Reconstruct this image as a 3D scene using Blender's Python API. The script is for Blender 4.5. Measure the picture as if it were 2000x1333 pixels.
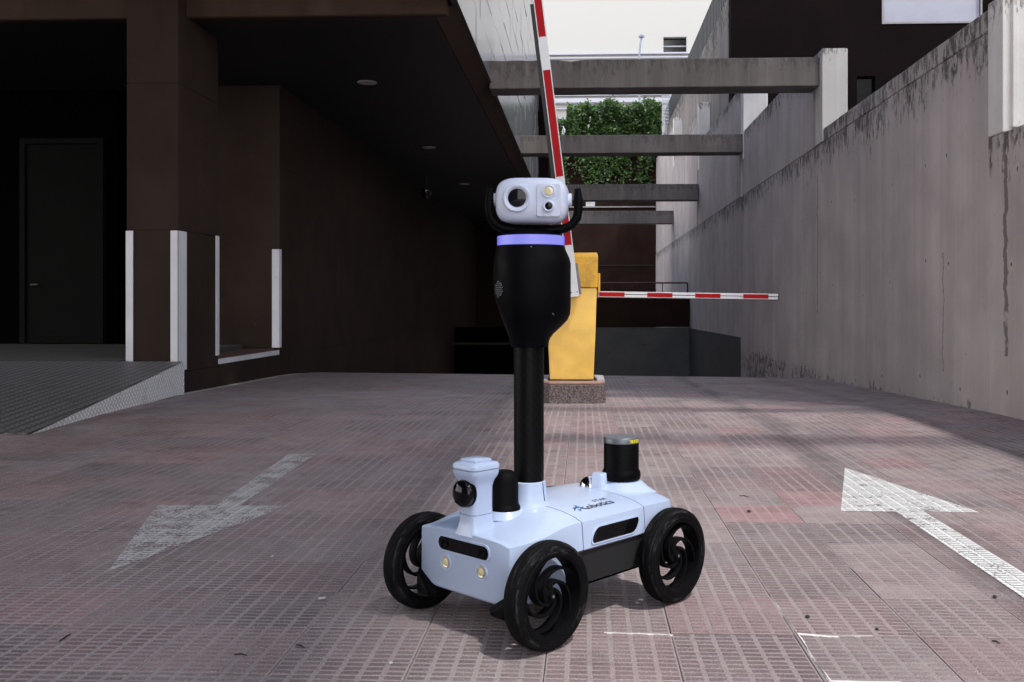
import bpy, bmesh, math, random
from mathutils import Vector, Matrix, noise as mnoise
random.seed(7)
R = math.radians
for o in list(bpy.data.objects): bpy.data.objects.remove(o)
sc = bpy.context.scene
COL = sc.collection

# ------------------------------------------------------------------ camera, sky, sun, exposure
F, PX, PY, H = 1880.0, 1060.0, 590.0, 1.06
TH = math.atan2(80.0, F); CT, ST = math.cos(TH), math.sin(TH)
cam_d = bpy.data.cameras.new('camera')
cam = bpy.data.objects.new('camera', cam_d); COL.objects.link(cam)
cam.location = (0, 0, H); cam.rotation_euler = (R(90), 0, TH)
cam_d.sensor_width = 36.0; cam_d.lens = F/2000*36
cam_d.shift_x = -(PX-1000)/2000; cam_d.shift_y = -(666.5-PY)/2000
cam_d.clip_start = 0.05; cam_d.clip_end = 2000
sc.camera = cam

SUN = Vector((0.34, -0.30, 0.89)).normalized()
w = bpy.data.worlds.new('World'); sc.world = w; w.use_nodes = True
wn = w.node_tree; wn.nodes.clear()
def _n(nt, t, **k):
    n = nt.nodes.new(t)
    for a, b in k.items(): setattr(n, a, b)
    return n
wo = _n(wn, 'ShaderNodeOutputWorld'); bg = _n(wn, 'ShaderNodeBackground')
sky = _n(wn, 'ShaderNodeTexSky'); sky.sky_type = 'NISHITA'; sky.sun_disc = False
sky.sun_elevation = math.asin(SUN.z); sky.sun_rotation = math.atan2(SUN.x, SUN.y)
sky.altitude = 600; sky.dust_density = 1.5
bg.inputs['Strength'].default_value = 0.15
tc = _n(wn, 'ShaderNodeTexCoord'); sep = _n(wn, 'ShaderNodeSeparateXYZ')
wn.links.new(tc.outputs['Generated'], sep.inputs[0])
nz = _n(wn, 'ShaderNodeTexNoise'); nz.inputs['Scale'].default_value = 1.6; nz.inputs['Detail'].default_value = 6
wn.links.new(tc.outputs['Generated'], nz.inputs['Vector'])
mr = _n(wn, 'ShaderNodeMapRange'); mr.inputs['From Min'].default_value = 0.05; mr.inputs['From Max'].default_value = 0.75
mr.inputs['To Min'].default_value = 0.95; mr.inputs['To Max'].default_value = 0.0; mr.interpolation_type = 'SMOOTHSTEP'
wn.links.new(sep.outputs['Z'], mr.inputs['Value'])
ad = _n(wn, 'ShaderNodeMath', operation='MULTIPLY_ADD'); ad.inputs[1].default_value = 0.7; ad.inputs[2].default_value = -0.2
wn.links.new(nz.outputs['Fac'], ad.inputs[0])
a2 = _n(wn, 'ShaderNodeMath', operation='ADD'); a2.use_clamp = True
wn.links.new(mr.outputs[0], a2.inputs[0]); wn.links.new(ad.outputs[0], a2.inputs[1])
mx = _n(wn, 'ShaderNodeMixRGB'); mx.inputs['Color2'].default_value = (8.9, 8.6, 8.4, 1)
wn.links.new(a2.outputs[0], mx.inputs['Fac']); wn.links.new(sky.outputs[0], mx.inputs['Color1'])
wn.links.new(mx.outputs[0], bg.inputs['Color']); wn.links.new(bg.outputs[0], wo.inputs['Surface'])

sun_d = bpy.data.lights.new('sun', 'SUN'); sun_d.energy = 1.3; sun_d.angle = R(2.2); sun_d.color = (1, .955, .90)
sun = bpy.data.objects.new('sun', sun_d); COL.objects.link(sun)
sun.rotation_euler = SUN.to_track_quat('Z', 'Y').to_euler(); sun.location = (10, -10, 30)
sc.view_settings.view_transform = 'Standard'; sc.view_settings.look = 'None'
sc.view_settings.exposure = 1.3; sc.view_settings.gamma = 1.0; sc.view_settings.use_curve_mapping = False

# ------------------------------------------------------------------ helpers
def at(px, py, D):
    """world point seen at a pixel of the 2000 px photograph at distance D"""
    xc = (px-PX)/F*D
    return Vector((xc*CT - D*ST, xc*ST + D*CT, H-(py-PY)/F*D))
def cam2w(xc, D): return (xc*CT - D*ST, xc*ST + D*CT)
def project(x, y, z):
    xc = x*CT + y*ST; D = -x*ST + y*CT
    return PX + F*xc/D, PY + F*(H-z)/D, D

class NB:
    """small node builder"""
    def __init__(s, name):
        s.m = bpy.data.materials.new(name); s.m.use_nodes = True
        s.nt = s.m.node_tree; s.nt.nodes.clear()
        s.out = s.nt.nodes.new('ShaderNodeOutputMaterial')
        s.bsdf = s.nt.nodes.new('ShaderNodeBsdfPrincipled')
        s.nt.links.new(s.bsdf.outputs[0], s.out.inputs[0])
    def put(s, sock, v):
        if v is None: return
        if hasattr(v, 'is_output'): s.nt.links.new(v, sock)
        else:
            if isinstance(v, tuple) and len(v) == 3 and sock.type == 'RGBA': v = (*v, 1)
            sock.default_value = v
    def math(s, op, a, b=None, c=None, clamp=False):
        n = s.nt.nodes.new('ShaderNodeMath'); n.operation = op; n.use_clamp = clamp
        s.put(n.inputs[0], a)
        if b is not None: s.put(n.inputs[1], b)
        if c is not None: s.put(n.inputs[2], c)
        return n.outputs[0]
    def mix(s, f, a, b, mode='MIX'):
        n = s.nt.nodes.new('ShaderNodeMixRGB'); n.blend_type = mode
        s.put(n.inputs[0], f); s.put(n.inputs[1], a); s.put(n.inputs[2], b); return n.outputs[0]
    def pos(s): return s.nt.nodes.new('ShaderNodeNewGeometry').outputs['Position']
    def obj(s): return s.nt.nodes.new('ShaderNodeTexCoord').outputs['Object']
    def rnd(s): return s.nt.nodes.new('ShaderNodeObjectInfo').outputs['Random']
    def xyz(s, v):
        n = s.nt.nodes.new('ShaderNodeSeparateXYZ'); s.put(n.inputs[0], v); return n.outputs
    def comb(s, x, y, z):
        n = s.nt.nodes.new('ShaderNodeCombineXYZ')
        for i, q in enumerate((x, y, z)): s.put(n.inputs[i], q)
        return n.outputs[0]
    def scale(s, v, sc3):
        n = s.nt.nodes.new('ShaderNodeVectorMath'); n.operation = 'MULTIPLY'
        s.put(n.inputs[0], v); n.inputs[1].default_value = sc3; return n.outputs[0]
    def noise(s, v, scale=5, detail=4, rough=.55, dist=0):
        n = s.nt.nodes.new('ShaderNodeTexNoise'); s.put(n.inputs['Vector'], v)
        n.inputs['Scale'].default_value = scale; n.inputs['Detail'].default_value = detail
        n.inputs['Roughness'].default_value = rough; n.inputs['Distortion'].default_value = dist
        return n.outputs['Fac']
    def white(s, v):
        n = s.nt.nodes.new('ShaderNodeTexWhiteNoise'); n.noise_dimensions = '3D'; s.put(n.inputs['Vector'], v); return n.outputs['Value']
    def ramp(s, v, lo, hi, a=0., b=1.):
        n = s.nt.nodes.new('ShaderNodeMapRange'); n.interpolation_type = 'SMOOTHSTEP'
        s.put(n.inputs['Value'], v); n.inputs['From Min'].default_value = lo; n.inputs['From Max'].default_value = hi
        n.inputs['To Min'].default_value = a; n.inputs['To Max'].default_value = b; return n.outputs[0]
    def bump(s, h, strength=.3, dist=.01):
        n = s.nt.nodes.new('ShaderNodeBump'); n.inputs['Strength'].default_value = strength
        n.inputs['Distance'].default_value = dist; s.put(n.inputs['Height'], h)
        s.nt.links.new(n.outputs[0], s.bsdf.inputs['Normal'])
    def set(s, **k):
        nm = dict(color='Base Color', rough='Roughness', metal='Metallic', spec='Specular IOR Level', coat='Coat Weight',
                  emit='Emission Color', emit_s='Emission Strength', alpha='Alpha', trans='Transmission Weight', coat_r='Coat Roughness')
        for a, b in k.items(): s.put(s.bsdf.inputs[nm[a]], b)
        return s.m

def plain(name, c, rough=.5, metal=0., var=.12, scale=6, bump=0., bscale=80, coat=0., spec=.5, dirt=None, dscale=3, damt=.5, ior=1.5):
    b = NB(name); p = b.obj(); b.bsdf.inputs['IOR'].default_value = ior
    n1 = b.noise(p, scale, 5)
    col = b.mix(b.ramp(n1, .3, .7), tuple(x*(1-var) for x in c), tuple(min(1, x*(1+var)) for x in c))
    if dirt:
        d = b.ramp(b.noise(p, dscale, 8, .65), .5, .72, 0, damt)
        col = b.mix(d, col, dirt)
    rg = b.ramp(n1, .2, .8, max(.02, rough-.06), min(1, rough+.06))
    if bump: b.bump(b.noise(p, bscale, 3), bump, .004)
    return b.set(color=col, rough=rg, metal=metal, coat=coat, spec=spec)

class MB:
    """collects shapes, builds ONE mesh object"""
    def __init__(s): s.v = []; s.f = []; s.mi = []
    def add(s, vs, fs, mi=0, M=None):
        k = len(s.v)
        s.v += [tuple(M @ Vector(p)) if M else tuple(p) for p in vs]
        s.f += [tuple(i+k for i in f) for f in fs]; s.mi += [mi]*len(fs); return s
    def box(s, x0, x1, y0, y1, z0, z1, mi=0, M=None):
        vs = [(x0,y0,z0),(x1,y0,z0),(x1,y1,z0),(x0,y1,z0),(x0,y0,z1),(x1,y0,z1),(x1,y1,z1),(x0,y1,z1)]
        return s.add(vs, [(3,2,1,0),(4,5,6,7),(0,1,5,4),(1,2,6,5),(2,3,7,6),(3,0,4,7)], mi, M)
    def prism(s, poly, z0, z1, mi=0, M=None):
        """poly in xy (CCW), extruded in z"""
        n = len(poly)
        vs = [(x, y, z0) for x, y in poly] + [(x, y, z1) for x, y in poly]
        fs = [tuple(range(n-1, -1, -1)), tuple(range(n, 2*n))] + [(i, (i+1) % n, n+(i+1) % n, n+i) for i in range(n)]
        return s.add(vs, fs, mi, M)
    def loft(s, secs, mi=0, M=None, caps=True, closed=True):
        n = len(secs[0]); vs = [p for q in secs for p in q]; fs = []
        for k in range(len(secs)-1):
            for i in range(n if closed else n-1):
                j = (i+1) % n
                fs.append((k*n+i, k*n+j, (k+1)*n+j, (k+1)*n+i))
        if caps:
            fs.append(tuple(range(n-1, -1, -1))); fs.append(tuple((len(secs)-1)*n+i for i in range(n)))
        return s.add(vs, fs, mi, M)
    def lathe(s, prof, n=32, mi=0, M=None, sq=1.0, caps=True, closed=False):
        """prof: (r,z) bottom to top about z; sq<1 squares the section"""
        secs = []
        for r, z in prof:
            q = []
            for i in range(n):
                t = 2*math.pi*i/n; c, d = math.cos(t), math.sin(t)
                if sq != 1:
                    c = math.copysign(abs(c)**sq, c); d = math.copysign(abs(d)**sq, d)
                q.append((r*c, r*d, z))
            secs.append(q)
        if closed: secs.append(secs[0]); caps = False
        return s.loft(secs, mi, M, caps)
    def tube(s, pts, r, n=8, mi=0, M=None):
        secs = []; pts = [Vector(p) for p in pts]
        for i, p in enumerate(pts):
            t = (pts[min(i+1, len(pts)-1)]-pts[max(i-1, 0)]).normalized()
            up = Vector((0, 0, 1)) if abs(t.z) < .9 else Vector((1, 0, 0))
            a = t.cross(up).normalized(); b = t.cross(a)
            rr = r[i] if isinstance(r, (list, tuple)) else r
            secs.append([tuple(p + a*rr*math.cos(2*math.pi*k/n) - b*rr*math.sin(2*math.pi*k/n)) for k in range(n)])
        return s.loft(secs, mi, M)
    def build(s, name, mats, parent=None, origin=None, smooth=False, bevel=0, bseg=2, angle=35, world=False):
        """origin: point (in the same space as the vertices) used as the object's origin"""
        og = Vector(origin) if origin is not None else Vector((0, 0, 0))
        me = bpy.data.meshes.new(name)
        me.from_pydata([tuple(Vector(p)-og) for p in s.v], [], s.f)
        if not isinstance(mats, (list, tuple)): mats = [mats]
        for m in mats: me.materials.append(m)
        me.polygons.foreach_set('material_index', s.mi)
        bm = bmesh.new(); bm.from_mesh(me)
        bmesh.ops.recalc_face_normals(bm, faces=bm.faces)
        if bevel:
            bmesh.ops.remove_doubles(bm, verts=bm.verts, dist=1e-5)
            es = [e for e in bm.edges if len(e.link_faces) == 2 and e.calc_face_angle(0) > R(angle)]
            bmesh.ops.bevel(bm, geom=es, offset=bevel, segments=bseg, affect='EDGES', profile=.5, clamp_overlap=True)
        bm.to_mesh(me); bm.free()
        if smooth:
            me.polygons.foreach_set('use_smooth', [True]*len(me.polygons))
            try: me.set_sharp_from_angle(angle=R(40))
            except Exception: pass
        me.update()
        o = bpy.data.objects.new(name, me); COL.objects.link(o)
        o.location = og
        if parent is not None:
            o.parent = parent
            if world: o.location = og - Vector(wloc(parent))
        return o
def wloc(o):
    l = Vector(o.location)
    while o.parent is not None: o = o.parent; l += o.location
    return l
def tag(o, label=None, cat=None, group=None, kind=None):
    if label: o['label'] = label
    if cat: o['category'] = cat
    if group: o['group'] = group
    if kind: o['kind'] = kind
    return o
def empty(name, loc, rz=0, parent=None):
    o = bpy.data.objects.new(name, None); COL.objects.link(o); o.location = loc; o.rotation_euler = (0, 0, rz)
    o.empty_display_size = .2
    if parent is not None: o.parent = parent
    return o
def thing(name, loc, label, cat, group=None, rz=0):
    return tag(empty(name, loc, rz), label, cat, group)

# ------------------------------------------------------------------ ground profile (flat forecourt, then the garage ramp)
def sstep(x, a, b):
    t = min(1, max(0, (x-a)/(b-a))); return t*t*(3-2*t)
_tab = []
def _slope(y):
    return -0.027*sstep(y, 8.0, 10.0) - 0.045*sstep(y, 15.4, 17.6) - 0.125*sstep(y, 17.2, 19.6)
_z = 0.0
for i in range(0, 1000):
    _tab.append(_z); _z += _slope(i*.05)*.05
def g(x, y):
    i = min(998.0, max(0.0, y/.05)); k = int(i); z = _tab[k]*(1-(i-k)) + _tab[k+1]*(i-k)
    z = max(z, -3.3)
    return z - .008*max(-5, min(4, x))*sstep(y, 9, 17)

TP, TX0, TY0 = .392, -.505, 3.10          # tile pitch and a joint crossing
NCOL, NROW = 6, 12
GX, GY = .0145, .0125                      # groove widths
# ------------------------------------------------------------------ materials
def floor_mat(name, mode):
    """mode: 'bar' raised bar tops, 'groove' slab between, 'far' both drawn by position"""
    b = NB(name); P = b.pos(); x, y, z = b.xyz(P)
    u = b.math('DIVIDE', b.math('SUBTRACT', x, TX0), TP); v = b.math('DIVIDE', b.math('SUBTRACT', y, TY0), TP)
    rnd = b.white(b.comb(b.math('FLOOR', u), b.math('FLOOR', v), 3.7))
    rnd2 = b.white(b.comb(b.math('FLOOR', u), b.math('FLOOR', v), 9.1))
    base = b.mix(b.math('POWER', rnd, 2.4), (.345, .288, .284), (.39, .240, .238))
    base = b.mix(b.math('MULTIPLY', rnd2, .55), base, (.295, .266, .256))
    base = b.mix(1, base, b.mix(b.math('FRACT', b.math('MULTIPLY', rnd2, 7.3)), (.84, .83, .84), (1.13, 1.12, 1.11)), 'MULTIPLY')
    n1 = b.noise(P, 1.3, 5, .6); n2 = b.noise(P, 9, 6, .65); n3 = b.noise(P, 170, 3, .7)
    dust = b.ramp(n1, .36, .68)
    base = b.mix(b.math('MULTIPLY', dust, .40), base, (.385, .343, .336))
    base = b.mix(b.ramp(n2, .3, .75, 0, .45), base, b.mix(1, base, (.66, .64, .66), 'MULTIPLY'))
    bars = b.mix(1, base, (.60, .55, .57), 'MULTIPLY')
    rnd3 = b.white(b.comb(b.math('FLOOR', u), b.math('FLOOR', v), 21.3))
    wear = b.math('ADD', b.math('MULTIPLY', rnd3, .55), b.math('MULTIPLY', b.math('SUBTRACT', b.noise(P, 2.6, 5, .65), .42), 2.6), clamp=True)
    bars = b.mix(b.math('MULTIPLY', wear, .92), bars, b.mix(1, base, (1.02, .96, .96), 'MULTIPLY'))
    fu = b.math('FRACT', b.math('MULTIPLY', u, float(NCOL))); fv = b.math('FRACT', b.math('MULTIPLY', v, float(NROW)))
    gu = b.math('GREATER_THAN', b.math('ABSOLUTE', b.math('SUBTRACT', fu, .5)), .5-GX/TP*NCOL/2)
    gv = b.math('GREATER_THAN', b.math('ABSOLUTE', b.math('SUBTRACT', fv, .5)), .5-GY/TP*NROW/2)
    keep = b.math('MULTIPLY', b.math('SUBTRACT', 1.0, b.math('MULTIPLY', wear, b.math('SUBTRACT', 1.0, b.math('MULTIPLY', gu, .45)))), b.math('MULTIPLY', b.ramp(x, -1.2, 1.6, .66, .30), b.ramp(b.noise(P, .8, 4), .3, .6, .6, 1.1)))
    groove = b.mix(keep, base, (.40, .355, .340))
    if mode == 'bar': col = bars
    elif mode == 'groove': col = groove
    else:
        m = b.math('MAXIMUM', gu, b.math('MULTIPLY', gv, .8))
        col = b.mix(m, bars, groove)
        ju = b.math('LESS_THAN', b.math('FRACT', u), .014); jv = b.math('LESS_THAN', b.math('FRACT', v), .014)
        col = b.mix(b.math('MULTIPLY', b.math('MAXIMUM', ju, jv), .5), col, (.20, .18, .17))
        b.bump(b.math('ADD', m, b.math('MULTIPLY', n3, .5)), .35, -.003)
    # uneven dark bands along the ramp; oil and grime further on
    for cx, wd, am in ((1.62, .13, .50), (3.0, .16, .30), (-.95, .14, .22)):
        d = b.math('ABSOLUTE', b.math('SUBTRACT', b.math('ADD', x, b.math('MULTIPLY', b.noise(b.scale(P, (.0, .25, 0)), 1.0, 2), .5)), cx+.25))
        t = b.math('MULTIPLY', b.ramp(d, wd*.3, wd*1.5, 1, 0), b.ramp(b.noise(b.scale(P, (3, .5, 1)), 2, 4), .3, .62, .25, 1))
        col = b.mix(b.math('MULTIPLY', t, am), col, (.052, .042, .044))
    # pale specks of grit, splashes of white
    sp = b.ramp(b.noise(P, 150, 3, .7), .60, .655, 0, .85)
    sp = b.math('MULTIPLY', sp, b.ramp(b.noise(P, 2.2, 4), .35, .6, .15, 1))
    col = b.mix(sp, col, (.60, .57, .55))
    gr_ = b.math('MULTIPLY', b.ramp(b.noise(P, 3.3, 8, .7), .52, .70), b.ramp(b.noise(P, .55, 3), .42, .6))
    col = b.mix(b.math('MULTIPLY', gr_, .55), col, (.085, .070, .068))
    wp = b.math('MULTIPLY', b.ramp(b.noise(P, 5.5, 9, .72), .66, .74), b.ramp(b.noise(b.scale(P, (1, 1, 1)), .9, 2), .50, .62))
    col = b.mix(b.math('MULTIPLY', wp, .8), col, (.52, .50, .49))
    col = b.mix(b.ramp(n3, .35, .75, 0, .75), col, b.mix(1, col, (.50, .48, .48), 'MULTIPLY'))
    col = b.mix(b.ramp(b.noise(P, 110, 2, .8), .58, .75, 0, .35), col, (.46, .43, .42))
    if mode != 'far': b.bump(b.math('ADD', n3, b.math('MULTIPLY', n2, .7)), .6, .005)
    return b.set(color=col, rough=b.ramp(n2, .2, .8, .62, .9), spec=.35)
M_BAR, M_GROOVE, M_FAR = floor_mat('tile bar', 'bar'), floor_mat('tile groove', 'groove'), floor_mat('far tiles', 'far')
def _soil():
    b = NB('joint mortar'); P = b.pos()
    n = b.noise(P, 3, 6, .7)
    c = b.mix(b.ramp(n, .30, .52), (.11, .092, .088), (.46, .42, .40))
    b.bump(b.noise(P, 120, 3), .5, .01)
    return b.set(color=c, rough=.95)
M_SOIL = _soil()

def concrete(name, c, mold=.8, streak=.5, spot=.5, reach=1.3, basez=None):
    """weathered board-marked concrete; object origin lies on its top edge"""
    b = NB(name); P = b.pos(); O = b.obj(); oz = b.xyz(O)[2]
    st = b.noise(b.scale(P, (2.6, 2.6, .10)), 1.0, 6, .6)
    st2 = b.noise(b.scale(P, (11, 11, .22)), 1.0, 4, .6)
    n = b.noise(P, 1.1, 6, .6); f = b.noise(P, 40, 5, .7)
    col = b.mix(b.ramp(n, .3, .72), tuple(x*.86 for x in c), tuple(x*1.12 for x in c))
    col = b.mix(b.ramp(st, .30, .70, 0, streak), col, tuple(x*.62 for x in c))
    col = b.mix(b.ramp(st2, .52, .80, 0, streak*.7), col, tuple(min(1, x*1.30) for x in c))
    # black mould creeping down from the top edge
    top = b.ramp(oz, -reach, 0.0, 0, 1)
    mk = b.noise(b.scale(P, (12, 12, 4.2)), 1.0, 10, .75)
    pat = b.math('MULTIPLY', b.math('SUBTRACT', b.noise(b.scale(P, (.7, .7, .4)), 1.0, 3), .5), .28)
    mm = b.ramp(b.math('ADD', b.math('ADD', mk, pat), b.math('MULTIPLY', top, .24)), .68, .80, 0, mold)
    col = b.mix(mm, col, (.030, .027, .024))
    # pock marks and scars
    vo = b.noise(b.scale(P, (6, 6, 4)), 1.6, 7, .7)
    col = b.mix(b.ramp(vo, .70, .735, 0, spot), col, (.045, .042, .038))
    col = b.mix(b.ramp(b.noise(P, 26, 3), .73, .77, 0, spot), col, (.05, .045, .04))
    if basez is not None:
        # plugged tie holes in a loose grid, shallow scars, one long peeled strip
        px, py, pz = b.xyz(P)
        gy = b.math('DIVIDE', py, 1.22); gz = b.math('DIVIDE', b.math('ADD', pz, .45), 1.18)
        wn = b.white(b.comb(b.math('FLOOR', gy), b.math('FLOOR', gz), 2.0)); wn2 = b.white(b.comb(b.math('FLOOR', gy), b.math('FLOOR', gz), 7.0))
        dy = b.math('MULTIPLY', b.math('SUBTRACT', b.math('FRACT', gy), b.math('MULTIPLY_ADD', wn, .5, .25)), 1.22); dz = b.math('MULTIPLY', b.math('SUBTRACT', b.math('FRACT', gz), b.math('MULTIPLY_ADD', wn2, .4, .3)), .75)
        dd = b.math('POWER', b.math('ADD', b.math('MULTIPLY', dy, dy), b.math('MULTIPLY', dz, dz)), .5)
        dd = b.math('ADD', dd, b.math('MULTIPLY', b.noise(P, 30, 3), .022))
        col = b.mix(b.math('MULTIPLY', b.ramp(dd, .034, .046, .0, 1), 0.0), col, col)
        col = b.mix(b.ramp(dd, .040, .052, .45, 0), col, (.62, .58, .55)); col = b.mix(b.ramp(dd, .022, .032, .85, 0), col, (.045, .042, .04))
        yy = b.math('ADD', py, b.math('MULTIPLY', b.noise(b.scale(P, (0, 1, 2.2)), 1.5, 7, .7), .28))
        for yc, wdt, zlo, zhi in ((9.33, .045, .55, 2.75), (10.9, .012, .3, 1.6), (16.6, .02, .2, 3.2)):
            ms = b.math('MULTIPLY', b.ramp(b.math('ABSOLUTE', b.math('SUBTRACT', yy, yc)), wdt*.7, wdt, .8, 0), b.math('MULTIPLY', b.math('GREATER_THAN', pz, zlo), b.math('LESS_THAN', pz, zhi)))
            ms = b.math('MULTIPLY', ms, b.ramp(b.noise(b.scale(P, (1, 1, 1)), 2.2, 4), .36, .44))
            col = b.mix(ms, col, (.13, .115, .105))
        # faint shutter-board lines and lighter patched areas
        bl = b.math('LESS_THAN', b.math('FRACT', b.math('DIVIDE', py, 2.44)), .0035)
        col = b.mix(b.math('MULTIPLY', bl, .35), col, (.60, .56, .54))
        col = b.mix(b.ramp(b.noise(b.scale(P, (1, .5, .9)), 1.0, 5, .6), .56, .66, 0, .22), col, (.58, .55, .56))
        z = b.xyz(P)[2]
        bk = b.ramp(b.math('ADD', b.math('ADD', b.noise(b.scale(P, (5, 5, 4)), 2, 8, .72), pat), b.ramp(z, basez, basez+.40, .20, 0)), .66, .76, 0, .7)
        col = b.mix(bk, col, (.040, .034, .028))
    b.bump(b.math('ADD', f, b.math('MULTIPLY', st2, .6)), .35, .01)
    return b.set(color=col, rough=.88, spec=.3)
M_WALL = concrete('retaining wall concrete', (.56, .492, .472), mold=.8, streak=.44, spot=.9, reach=.9, basez=-.25)
M_PIER = concrete('whitewashed pier concrete', (.80, .77, .73), mold=.7, streak=.25, spot=.95, reach=.5)
M_BEAM = concrete('weathered beam concrete', (.205, .182, .170), mold=.4, streak=.85, spot=.25, reach=.6)
M_UPPER = concrete('upper wall concrete', (.32, .285, .265), mold=.9, streak=.9, spot=.3, reach=2.5)
M_GREYDADO = plain('grey dado paint', (.085, .085, .082), .75, var=.18, scale=1.5, bump=.2, dirt=(.03, .028, .026), damt=.5)

def brown_mat(name, c, rough=.8):
    b = NB(name); b.bsdf.inputs['IOR'].default_value = 1.22; P = b.pos()
    n = b.noise(P, .9, 5, .6); f = b.noise(P, 160, 3, .7); s = b.noise(b.scale(P, (4, 4, .3)), 1, 5, .6)
    col = b.mix(b.ramp(n, .3, .7), tuple(x*.8 for x in c), tuple(x*1.2 for x in c))
    col = b.mix(b.ramp(f, .45, .75, 0, .5), col, tuple(x*1.9 for x in c))
    col = b.mix(b.ramp(s, .5, .75, 0, .35), col, tuple(x*.55 for x in c))
    sc_f = b.math('MULTIPLY', b.ramp(b.noise(b.scale(P, (9, 9, 2.2)), 1, 7, .7), .66, .72), b.ramp(b.xyz(P)[2], .2, 1.6, .55, .08))
    col = b.mix(sc_f, col, tuple(min(1, x*3.2) for x in c))
    b.bump(f, .4, .004)
    return b.set(color=col, rough=rough, spec=.3)
M_BROWN = brown_mat('brown render', (.033, .0222, .0178))
M_BROWN_DK = brown_mat('dark brown facade', (.0062, .0036, .0038), .95)
M_BROWN_FAR = brown_mat('far brown wall', (.024, .0135, .0105), .9)
M_FASCIA = brown_mat('fascia brown', (.052, .032, .023), .6)
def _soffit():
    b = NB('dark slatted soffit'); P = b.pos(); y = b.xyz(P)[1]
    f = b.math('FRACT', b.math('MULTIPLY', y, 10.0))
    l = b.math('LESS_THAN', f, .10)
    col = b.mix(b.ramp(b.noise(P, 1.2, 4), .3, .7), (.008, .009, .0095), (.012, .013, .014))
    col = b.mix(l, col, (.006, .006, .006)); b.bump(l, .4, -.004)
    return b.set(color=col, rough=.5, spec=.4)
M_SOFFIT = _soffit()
def _panel():
    b = NB('polished pale stone panel'); P = b.pos(); r = b.rnd()
    n = b.noise(b.scale(P, (1, 1.6, .18)), 2.0, 6, .65)
    c = b.mix(b.math('MULTIPLY', r, .6), (.19, .19, .22), (.155, .157, .185))
    c = b.mix(b.ramp(n, .45, .8, 0, .3), c, (.19, .18, .18))
    c = b.mix(b.ramp(b.noise(b.scale(P, (1, 5, .25)), 2, 3), .55, .85, 0, .3), c, (.36, .36, .39))
    b.bump(b.noise(P, 1.5, 2), .03, .02)
    return b.set(color=c, rough=.16, spec=.28)
M_PANEL = _panel()
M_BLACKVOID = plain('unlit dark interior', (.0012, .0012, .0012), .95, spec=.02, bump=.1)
M_DOOR = plain('grey steel door', (.0075, .0078, .0072), .8, spec=.04, var=.1, scale=2, bump=.1)
def _guard():
    b = NB('white corner guard'); P = b.pos()
    d = b.ramp(b.noise(b.scale(P, (16, 16, 9)), 1, 6, .7), .66, .70)
    c = b.mix(b.ramp(b.noise(P, 2, 5), .3, .7), (.60, .61, .66), (.70, .71, .75))
    c = b.mix(d, c, (.06, .05, .045))
    return b.set(color=c, rough=.45)
M_GUARD = _guard()
def _plate(name, c, n_, side=False):
    b = NB(name); P = b.pos(); x, y, z = b.xyz(P)
    a, q = (y, z) if side else (x, y)
    u = b.math('MULTIPLY', b.math('ADD', a, q), n_); v = b.math('MULTIPLY', b.math('SUBTRACT', a, q), n_)
    fu, fv = b.math('ABSOLUTE', b.math('SUBTRACT', b.math('FRACT', u), .5)), b.math('ABSOLUTE', b.math('SUBTRACT', b.math('FRACT', v), .5))
    par = b.math('GREATER_THAN', b.math('FRACT', b.math('MULTIPLY', b.math('ADD', b.math('FLOOR', u), b.math('FLOOR', v)), .5)), .25)
    l1 = b.math('MULTIPLY', b.math('LESS_THAN', fu, .13), b.math('LESS_THAN', fv, .42)); l2 = b.math('MULTIPLY', b.math('LESS_THAN', fv, .13), b.math('LESS_THAN', fu, .42))
    k = b.math('ADD', b.math('MULTIPLY', l1, par), b.math('MULTIPLY', l2, b.math('SUBTRACT', 1.0, par)), clamp=True)
    cc = b.mix(k, c, tuple(min(1, t*1.9) for t in c))
    if not side:
        st = b.math('FRACT', b.math('MULTIPLY', x, 9.0)); cc = b.mix(b.math('LESS_THAN', st, .28), cc, tuple(t*.42 for t in c))
    n = b.noise(P, 3.5, 8, .72)
    cc = b.mix(b.ramp(n, .5, .70, 0, .6), cc, tuple(t*.45 for t in c))
    cc = b.mix(b.ramp(b.noise(b.scale(P, (7, 7, 20)), 1, 6, .7), .68, .72, 0, .9), cc, (.03, .026, .022))
    b.bump(k, .6, .006)
    return b.set(color=cc, rough=.5)
M_PLATE = _plate('worn chequer plate', (.135, .132, .132), 14)
M_SKIRT = _plate('pale chequer plate skirt', (.55, .55, .57), 13, True)

M_YELLOW = plain('faded yellow enamel', (.88, .55, .12), .42, var=.10, scale=4, bump=.03, dirt=(.80, .45, .04), dscale=2.2, damt=.4)
M_YELLOW2 = plain('yellow cover enamel', (.72, .39, .030), .42, var=.12, scale=7, bump=.03, dirt=(.42, .20, .012), dscale=6, damt=.6)
M_ARMWHITE = plain('arm white enamel', (.74, .75, .77), .35, var=.04, dirt=(.5, .49, .47), dscale=7, damt=.35)
M_RED = plain('red reflective band', (.40, .004, .008), .6, spec=.2, var=.12, scale=8)
M_RUBBER = plain('black rubber', (.012, .012, .013), .55, var=.2, scale=20)
M_ZINC = plain('grey galvanised steel', (.18, .19, .20), .45, metal=.6, var=.2, scale=14)
def _terrazzo():
    b = NB('exposed aggregate kerb'); P = b.pos()
    n = b.noise(P, 75, 3, .8); l = b.noise(P, 4, 5)
    c = b.mix(b.ramp(n, .38, .66), (.040, .030, .030), (.26, .205, .195))
    c = b.mix(b.ramp(l, .55, .7, 0, .7), c, (.035, .028, .026))
    b.bump(n, .8, .008)
    return b.set(color=c, rough=.85)
M_KERB = _terrazzo()
M_KERBTOP = plain('worn red capping slab', (.30, .175, .135), .8, var=.2, scale=9, bump=.4, dirt=(.34, .29, .26), dscale=8, damt=.8)
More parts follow.
